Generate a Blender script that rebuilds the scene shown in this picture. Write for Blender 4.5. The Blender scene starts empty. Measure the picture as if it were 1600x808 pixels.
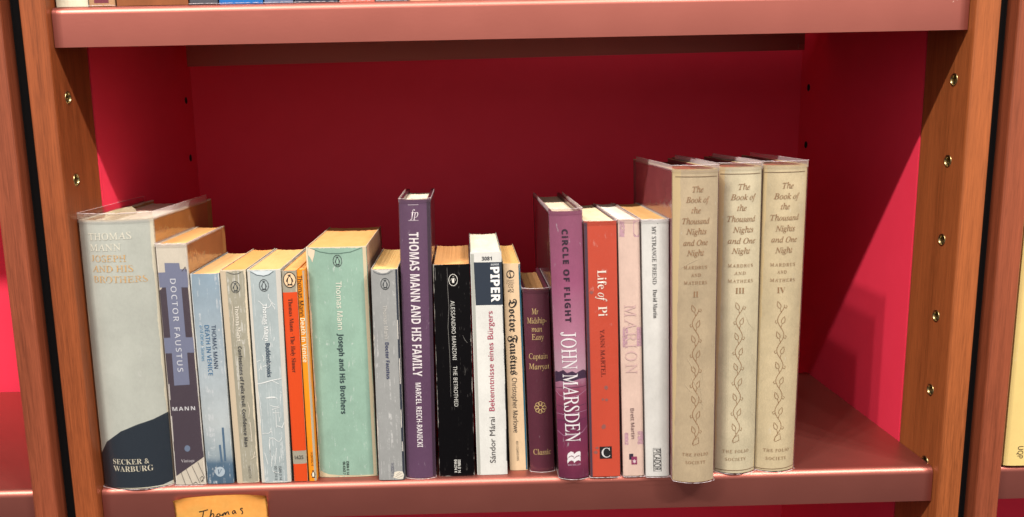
import bpy, bmesh, math, random
from mathutils import Vector, Matrix
sc = bpy.context.scene
C = sc.collection
random.seed(11)

# ------------------------------------------------------------------ camera
W, H = 0.69743, 0.38610            # inner width of the bookcase, shelf spacing (metres)
F, PCX, PCY = 1337.3, 745.516, 418.054
YAW, PITCH, ROLL = -0.0124977, -0.1775663, 0.0208909
cam = bpy.data.cameras.new('camera')
camera = bpy.data.objects.new('camera', cam); C.objects.link(camera)
cam.sensor_fit = 'HORIZONTAL'; cam.sensor_width = 36.0
cam.lens = 36.0 * F / 1600.0
cam.shift_x = (800.0 - PCX) / 1600.0
cam.shift_y = (PCY - 404.0) / 1600.0
cam.clip_start = 0.02; cam.clip_end = 60
camera.matrix_world = (Matrix.Translation((0.308312, -0.672355, 0.300317)) @ Matrix.Rotation(YAW, 4, 'Z') @
    Matrix.Rotation(PITCH, 4, 'X') @ Matrix.Rotation(ROLL, 4, 'Y') @ Matrix.Rotation(math.pi/2, 4, 'X'))
sc.camera = camera

# ------------------------------------------------------------------ world: a dim warm shop interior, brighter overhead
world = bpy.data.worlds.new('World'); sc.world = world; world.use_nodes = True
wn = world.node_tree; bg = wn.nodes['Background']
tc = wn.nodes.new('ShaderNodeTexCoord'); sx = wn.nodes.new('ShaderNodeSeparateXYZ'); mr = wn.nodes.new('ShaderNodeMapRange')
rp = wn.nodes.new('ShaderNodeValToRGB')
wn.links.new(tc.outputs['Generated'], sx.inputs[0]); wn.links.new(sx.outputs['Z'], mr.inputs['Value'])
mr.inputs['From Min'].default_value = -1; mr.inputs['From Max'].default_value = 1
wn.links.new(mr.outputs['Result'], rp.inputs[0]); wn.links.new(rp.outputs[0], bg.inputs['Color'])
el = rp.color_ramp.elements; el.new(0.5); el.new(0.6)      # floor, room at eye level, dim wall tops, bright ceiling panels
el[0].position = 0.34; el[0].color = (0.06, 0.045, 0.07, 1)
el[1].position = 0.55; el[1].color = (1.25, 1.12, 1.02, 1)
el[2].position = 0.80; el[2].color = (1.05, 0.95, 0.86, 1)
el[3].position = 0.89; el[3].color = (2.60, 2.40, 2.15, 1)
bg.inputs['Strength'].default_value = 0.54

# ------------------------------------------------------------------ lamps: a row of ceiling spots in front of the bookcase
LAMP_Y, LAMP_Z = -2.20, 3.36
for lx, pw in ((-2.15, 330), (-1.72, 220), (-1.20, 200), (-0.45, 90), (0.38, 110), (1.20, 90), (1.95, 200), (2.45, 220), (2.85, 330)):
    ld = bpy.data.lights.new('ceiling_spot', 'SPOT'); ld.energy = pw; ld.color = (1.0, 0.94, 0.86)
    ld.shadow_soft_size = 0.05; ld.spot_size = math.radians(70); ld.spot_blend = 0.6
    lo = bpy.data.objects.new('ceiling_spot', ld); C.objects.link(lo); lo.location = (lx, LAMP_Y, LAMP_Z)
    lo.rotation_euler = (Vector((W/2, 0.05, 0.15)) - lo.location).to_track_quat('-Z', 'Y').to_euler()

sc.view_settings.view_transform = 'Standard'; sc.view_settings.look = 'None'
sc.view_settings.exposure = 0.12; sc.view_settings.gamma = 1.0; sc.view_settings.use_curve_mapping = False
sc.render.engine = 'CYCLES'
sc.cycles.transparent_max_bounces = 32; sc.cycles.max_bounces = 10; sc.cycles.diffuse_bounces = 6
sc.cycles.caustics_reflective = False

# ------------------------------------------------------------------ helpers
def lin(c, k=1.0):
    r = []
    for v in c[:3]:
        v = v/255.0
        r.append(min(1, k*(v/12.92 if v <= 0.04045 else ((v+0.055)/1.055)**2.4)))
    return tuple(r) + (1.0,)

class NT:
    def __init__(s, name):
        s.m = bpy.data.materials.new(name); s.m.use_nodes = True; s.t = s.m.node_tree
        s.b = s.t.nodes['Principled BSDF']; s.out = s.t.nodes['Material Output']
        s._co = None
    def n(s, typ, **kw):
        x = s.t.nodes.new('ShaderNode'+typ)
        for k, v in kw.items(): setattr(x, k, v)
        return x
    def l(s, a, b): s.t.links.new(a, b)
    def co(s):
        if not s._co: s._co = s.n('TexCoord').outputs['Object']
        return s._co
    def xyz(s):
        x = s.n('SeparateXYZ'); s.l(s.co(), x.inputs[0]); return x.outputs
    def math(s, op, a, b=None, c=None, clamp=False):
        x = s.n('Math', operation=op); x.use_clamp = clamp
        for i, v in enumerate((a, b, c)):
            if v is None: continue
            if isinstance(v, (int, float)): x.inputs[i].default_value = v
            else: s.l(v, x.inputs[i])
        return x.outputs[0]
    def noise(s, scale, detail=4, rough=0.6, stretch=None, dist=0.0, off=(0, 0, 0)):
        x = s.n('TexNoise'); x.inputs['Scale'].default_value = scale; x.inputs['Detail'].default_value = detail
        x.inputs['Roughness'].default_value = rough; x.inputs['Distortion'].default_value = dist
        mp = s.n('Mapping'); s.l(s.co(), mp.inputs[0])
        mp.inputs['Location'].default_value = off
        if stretch: mp.inputs['Scale'].default_value = stretch
        s.l(mp.outputs[0], x.inputs['Vector'])
        return x.outputs['Fac']
    def ramp(s, fac, stops, interp='LINEAR'):
        x = s.n('ValToRGB'); x.color_ramp.interpolation = interp
        e = x.color_ramp.elements
        while len(e) < len(stops): e.new(0.5)
        for i, (p, c) in enumerate(stops): e[i].position = p; e[i].color = c
        s.l(fac, x.inputs[0]); return x.outputs[0]
    def step(s, fac, a, b): # smooth 0..1 between a and b
        x = s.n('MapRange'); x.inputs['From Min'].default_value = a; x.inputs['From Max'].default_value = b
        s.l(fac, x.inputs[0]); return x.outputs[0]
    def mix(s, fac, a, b, mode='MIX'):
        x = s.n('Mix', data_type='RGBA', blend_type=mode)
        for i, v in ((0, fac), (6, a), (7, b)):
            if isinstance(v, (int, float)): x.inputs[i].default_value = v
            elif isinstance(v, tuple): x.inputs[i].default_value = v
            else: s.l(v, x.inputs[i])
        return x.outputs[2]
    def bump(s, h, strength=0.3, dist=0.001):
        x = s.n('Bump'); x.inputs['Strength'].default_value = strength; x.inputs['Distance'].default_value = dist
        s.l(h, x.inputs['Height']); s.l(x.outputs[0], s.b.inputs['Normal'])
    def fin(s, col, rough=0.5, metal=0.0, spec=None):
        if isinstance(col, tuple): s.b.inputs['Base Color'].default_value = col
        else: s.l(col, s.b.inputs['Base Color'])
        s.b.inputs['Roughness'].default_value = rough; s.b.inputs['Metallic'].default_value = metal
        if spec is not None: s.b.inputs['Specular IOR Level'].default_value = spec
        return s.m

def link(name, me, mat=None, parent=None):
    o = bpy.data.objects.new(name, me); C.objects.link(o)
    if mat:
        for m in (mat if isinstance(mat, (list, tuple)) else [mat]): me.materials.append(m)
    if parent: o.parent = parent
    return o
def obj(name, bm, mat=None, parent=None, smooth=False):
    me = bpy.data.meshes.new(name); bm.to_mesh(me); bm.free()
    if smooth:
        for p in me.polygons: p.use_smooth = True
    return link(name, me, mat, parent)
def thing(name, label, cat, loc=(0, 0, 0), group=None):
    o = bpy.data.objects.new(name, None); C.objects.link(o); o.location = loc; o.empty_display_size = 0.02
    o['label'] = label; o['category'] = cat
    if group: o['group'] = group
    return o
def box_bm(x0, x1, y0, y1, z0, z1, bev=0.0, seg=2, bm=None):
    b = bmesh.new()
    vs = [b.verts.new((x, y, z)) for x in (x0, x1) for y in (y0, y1) for z in (z0, z1)]
    for f in ((0,1,3,2),(4,6,7,5),(0,4,5,1),(2,3,7,6),(0,2,6,4),(1,5,7,3)): b.faces.new([vs[i] for i in f])
    bmesh.ops.recalc_face_normals(b, faces=b.faces)
    if bev: bmesh.ops.bevel(b, geom=list(b.edges), offset=bev, segments=seg, affect='EDGES', profile=0.5)
    if bm is None: return b
    me = bpy.data.meshes.new('tmp'); b.to_mesh(me); b.free(); bm.from_mesh(me); bpy.data.meshes.remove(me); return bm
def prism(poly, axis_map, a, b):
    """closed prism: 2-D outline swept from a to b; axis_map(p, t) -> xyz"""
    bm = bmesh.new()
    A = [bm.verts.new(axis_map(p, a)) for p in poly]; B = [bm.verts.new(axis_map(p, b)) for p in poly]
    n = len(poly)
    for i in range(n): bm.faces.new((A[i], A[(i+1) % n], B[(i+1) % n], B[i]))
    bm.faces.new(A[::-1]); bm.faces.new(B)
    bmesh.ops.recalc_face_normals(bm, faces=bm.faces)
    return bm

# ------------------------------------------------------------------ materials of the furniture
def wood_mat(name, seed, base=(0.25, 0.062, 0.018), dark=(0.105, 0.023, 0.006)):
    t = NT(name)
    big = t.noise(9, 3, 0.5, (1, 1, 0.12), 0.4, (seed, seed*.7, 0))
    ring = t.noise(75, 4, 0.6, (1, 1, 0.035), 0.6, (seed*2, seed, 1))
    fine = t.noise(1300, 4, 0.75, (1, 1, 0.018), 0, (seed, 0, 0))
    flk = t.noise(820, 3, 0.7, (1, 1, 0.055), 0.3, (0, seed, 0))
    f = t.math('ADD', t.math('MULTIPLY', big, 0.42), t.math('MULTIPLY', ring, 0.30))
    f = t.math('ADD', f, t.math('MULTIPLY', fine, 0.34)); f = t.math('ADD', f, t.math('MULTIPLY', flk, 0.30))
    col = t.ramp(f, [(0.52, dark+(1,)), (0.70, base+(1,)), (0.86, tuple(min(1, v*1.35) for v in base)+(1,))])
    t.bump(fine, 0.25, 0.0003)
    return t.fin(col, 0.42, 0, 0.4)
M = {}
M['wood_a'] = wood_mat('cherry_wood', 0.0)
M['wood_b'] = wood_mat('cherry_wood_right', 3.3, (0.30, 0.082, 0.023), (0.145, 0.037, 0.009))
M['wood_c'] = wood_mat('cherry_wood_reddish', 7.1, (0.225, 0.055, 0.024), (0.11, 0.025, 0.010))
def red_mat():
    t = NT('red_lacquer'); a = t.noise(30, 5, 0.6); b = t.noise(1500, 2, 0.5)
    col = t.mix(a, (0.86, 0.040, 0.086, 1), (0.92, 0.050, 0.104, 1))
    t.bump(b, 0.12, 0.0002); return t.fin(col, 0.55, 0, 0.15)
M['red'] = red_mat()
def shelf_mat():
    t = NT('rose_metallic_paint'); a = t.noise(18, 5, 0.6); b = t.noise(420, 3, 0.6, (0.35, 1, 1))
    col = t.mix(a, (0.40, 0.126, 0.100, 1), (0.44, 0.142, 0.114, 1))
    t.bump(b, 0.10, 0.0003); t.fin(col, 0.42, 0.90, 0.5)
    t.l(t.math('MULTIPLY_ADD', a, 0.06, 0.40), t.b.inputs['Roughness']); return t.m
M['shelf'] = shelf_mat()
M['black'] = NT('gap_black').fin((0.004, 0.004, 0.005, 1), 0.8, 0, 0.2)  # for the added strips that blacken the gaps between bookcases
t = NT('brass'); M['brass'] = t.fin(t.mix(t.noise(600, 3), (0.28, 0.21, 0.09, 1), (0.44, 0.35, 0.18, 1)), 0.34, 1.0)
M['dark'] = NT('dark_cavity').fin((0.01, 0.007, 0.006, 1), 0.8)
M['scratch'] = NT('pale_scratch').fin((0.75, 0.50, 0.44, 1), 0.5, 0.2)

# ------------------------------------------------------------------ bookcases
YF, YP, DS, D, PW = -0.0091, 0.0602, 0.2692, 0.3274, 0.0193
Z0, Z1 = -0.46, 0.95
def lathe_x(prof, sgn, seg=24):
    bm = bmesh.new(); rings = []
    for x, r in prof:
        rings.append([bm.verts.new((sgn*x, r*math.cos(2*math.pi*i/seg), r*math.sin(2*math.pi*i/seg))) for i in range(seg)])
    for a, b in zip(rings, rings[1:]):
        for i in range(seg): bm.faces.new((a[i], a[(i+1) % seg], b[(i+1) % seg], b[i]))
    bm.faces.new(rings[-1]); bmesh.ops.recalc_face_normals(bm, faces=bm.faces); return bm
def drill(o, holes, radius, depth):
    """cut the peg holes into a post or a panel"""
    bm = bmesh.new()
    for x, y, z in holes:
        bmesh.ops.create_cone(bm, cap_ends=True, segments=24, radius1=radius, radius2=radius, depth=depth*2,
            matrix=Matrix.Translation((x, y, z)) @ Matrix.Rotation(math.pi/2, 4, 'Y'))
    cut = obj('cutter', bm); md = o.modifiers.new('holes', 'BOOLEAN'); md.object = cut; md.operation = 'DIFFERENCE'; md.solver = 'EXACT'
    dg = bpy.context.evaluated_depsgraph_get(); dg.update()
    me = bpy.data.meshes.new_from_object(o.evaluated_get(dg)); o.modifiers.clear()
    o.data = me; bpy.data.objects.remove(cut)
def shelf_profile(DS):
    hf, r, hb, t = 0.02995, 0.006, 0.0277, 0.0018
    outer = [(0, -hf), (0, -r)] + [(r-r*math.cos(a), -r+r*math.sin(a)) for a in (math.pi/2*k/8 for k in range(1, 8))] + [(r, 0), (DS, 0)]
    inner = [(DS, -t), (r, -t)] + [(r-(r-t)*math.sin(a), -r+(r-t)*math.cos(a)) for a in (math.pi/2*k/6 for k in range(1, 6))] + [(t, -r), (t, -hf)]
    return outer + inner
def bookcase(label, x0, wood, shelves, left_strip, right_strip, holes=True):
    root = thing('bookcase', label, 'bookcase', (x0, 0, 0))
    for sgn, xa in ((-1, 0.0), (1, W)):
        xb = xa + sgn*PW
        post = obj('post', box_bm(min(xa, xb), max(xa, xb), YF, YP, Z0, Z1, 0.0028, 3), wood[0 if sgn < 0 else 1], root)
        panel = obj('side_panel', box_bm(min(xa, xb), max(xa, xb), YP+0.0004, D+0.012, Z0, Z1), M['red'], root)
        if holes:
            zs = [0.3192-0.064*k for k in range(-3, 9)]
            hp = [(xa, 0.0145, z) for z in zs]; drill(post, hp, 0.0046, 0.010)
            hq = [(xa, 0.304, 0.3217-0.0636*k) for k in range(-2, 8)]; drill(panel, hq, 0.0035, 0.008)
            eye = None
            for x, y, z in hp:
                if eye is None:
                    eye = obj('peg_eyelet', lathe_x([(-0.0003, 0.0051), (0.0004, 0.0050), (0.0005, 0.0046), (0.0003, 0.0041), (-0.002, 0.0040), (-0.008, 0.0039), (-0.0082, 0.0030)], -sgn), M['brass'], post, True)
                    e = eye
                else: e = eye.copy(); C.objects.link(e); e.parent = post
                e.location = (x, y, z)
            cup = None
            for x, y, z in hq:
                if cup is None:
                    cup = obj('peg_hole', lathe_x([(0.0004, 0.0040), (0.0005, 0.0036), (0.0002, 0.0032), (-0.006, 0.0031)], -sgn), M['dark'], panel, True); e = cup
                else: e = cup.copy(); C.objects.link(e); e.parent = panel
                e.location = (x, y, z)
    obj('back_panel', box_bm(0, W, D, D+0.012, Z0, Z1), M['red'], root)
    for z, rail, light_block in shelves:
        prof = shelf_profile(D-0.0015 if light_block else DS)  # full-depth shelves are unseen, stretched to the back to block light
        bm = prism(prof, lambda p, x: (x, p[0], p[1]), 0.0006, W-0.0006)
        s = obj('shelf', bm, M['shelf'], root); s.location = (0, 0, z)
        for p in s.data.polygons: p.use_smooth = (p.normal.x*p.normal.x < 0.2) and p.area < 0.006 and p.center.z > -0.0062
        s.data.set_sharp_from_angle(angle=math.radians(38))
        if rail:
            rb = prism([(0.0160, -0.0020), (0.0160, -0.0299), (W-0.0212, -0.0253), (W-0.0212, -0.0020)], lambda p, y: (p[0], y, p[1]), DS-0.0018, DS)
            obj('rear_lip', rb, M['shelf'], s)
            if z > 0.1:
                for zz in (-0.006, -0.0215): obj('lip_tab', box_bm(W-0.0285, W-0.0214, DS-0.0026, DS-0.0017, zz-0.003, zz+0.003, 0.0006), M['shelf'], s)
        obj('shelf_pin', lathe_x([(0.0075, 0.0001), (0.0075, 0.0028), (-0.006, 0.003)], -1, 16), M['brass'], s, True).location = (W, 0.0145, -0.0033)
    for on, xs in ((left_strip, -PW-0.0133), (right_strip, W+PW+0.0002)):
        if on: obj('gap_shade_strip', box_bm(xs, xs+0.0131, 0.0065, 0.030, Z0, Z1), M['black'], root)  # added black strip stands in for the darkness of the gap
    return root
def scratches(shelf):
    bm = bmesh.new(); rnd = random.Random(4)
    for x, z, dx, dz, w in ((.6823, .3815, .0016, .0012, .0005), (.6858, .3800, .0012, -.0022, .0004), (.6868, .3795, .0010, .0016, .0003), (.6835, .3765, .0009, .0013, .0004),
                            (.6905, .3838, -.0030, -.0026, .0003), (.6920, .3848, -.0016, -.0030, .0003)):
        z -= H; pv = None
        for i in range(5):
            q = i/4; px, pz = x+dx*q+rnd.uniform(-.0001, .0001), z+dz*q; hw = w*.5*(1-abs(2*q-1)**2*.8)
            l = math.hypot(dx, dz); cur = (bm.verts.new((px-dz/l*hw, -.00012, pz+dx/l*hw)), bm.verts.new((px+dz/l*hw, -.00012, pz-dx/l*hw)))
            if pv: bm.faces.new((pv[0], pv[1], cur[1], cur[0]))
            pv = cur
    bmesh.ops.recalc_face_normals(bm, faces=bm.faces); obj('scratch_marks', bm, M['scratch'], shelf)
main_case = bookcase('wooden bookcase with red interior in the middle, holding the filled rose shelf', 0.0, (M['wood_a'], M['wood_b']),
    [(0.0, True, 0), (H, True, 0), (H+0.32, False, 1)], True, True)  # topmost shelf is out of view, added to stop light falling behind the lower ones
scratches([o for o in main_case.children if o.name.startswith('shelf') and abs(o.location.z-H) < .01 and 'pin' not in o.name][0])
left_case = bookcase('wooden bookcase cut off at the left edge of the photo, its shelf empty', -0.0525-W, (M['wood_c'], M['wood_c']),
    [(0.0, True, 0), (H+0.18, False, 1)], False, False, False)  # upper shelf is out of view, its height and depth set to shade the back
right_case = bookcase('wooden bookcase cut off at the right edge, with a yellow book on its shelf', 0.7495, (M['wood_c'], M['wood_c']),
    [(0.0, True, 0), (H, True, 0), (H+0.32, False, 1)], False, False, False)  # topmost shelf is the same unseen light blocker as in the middle case

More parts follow.
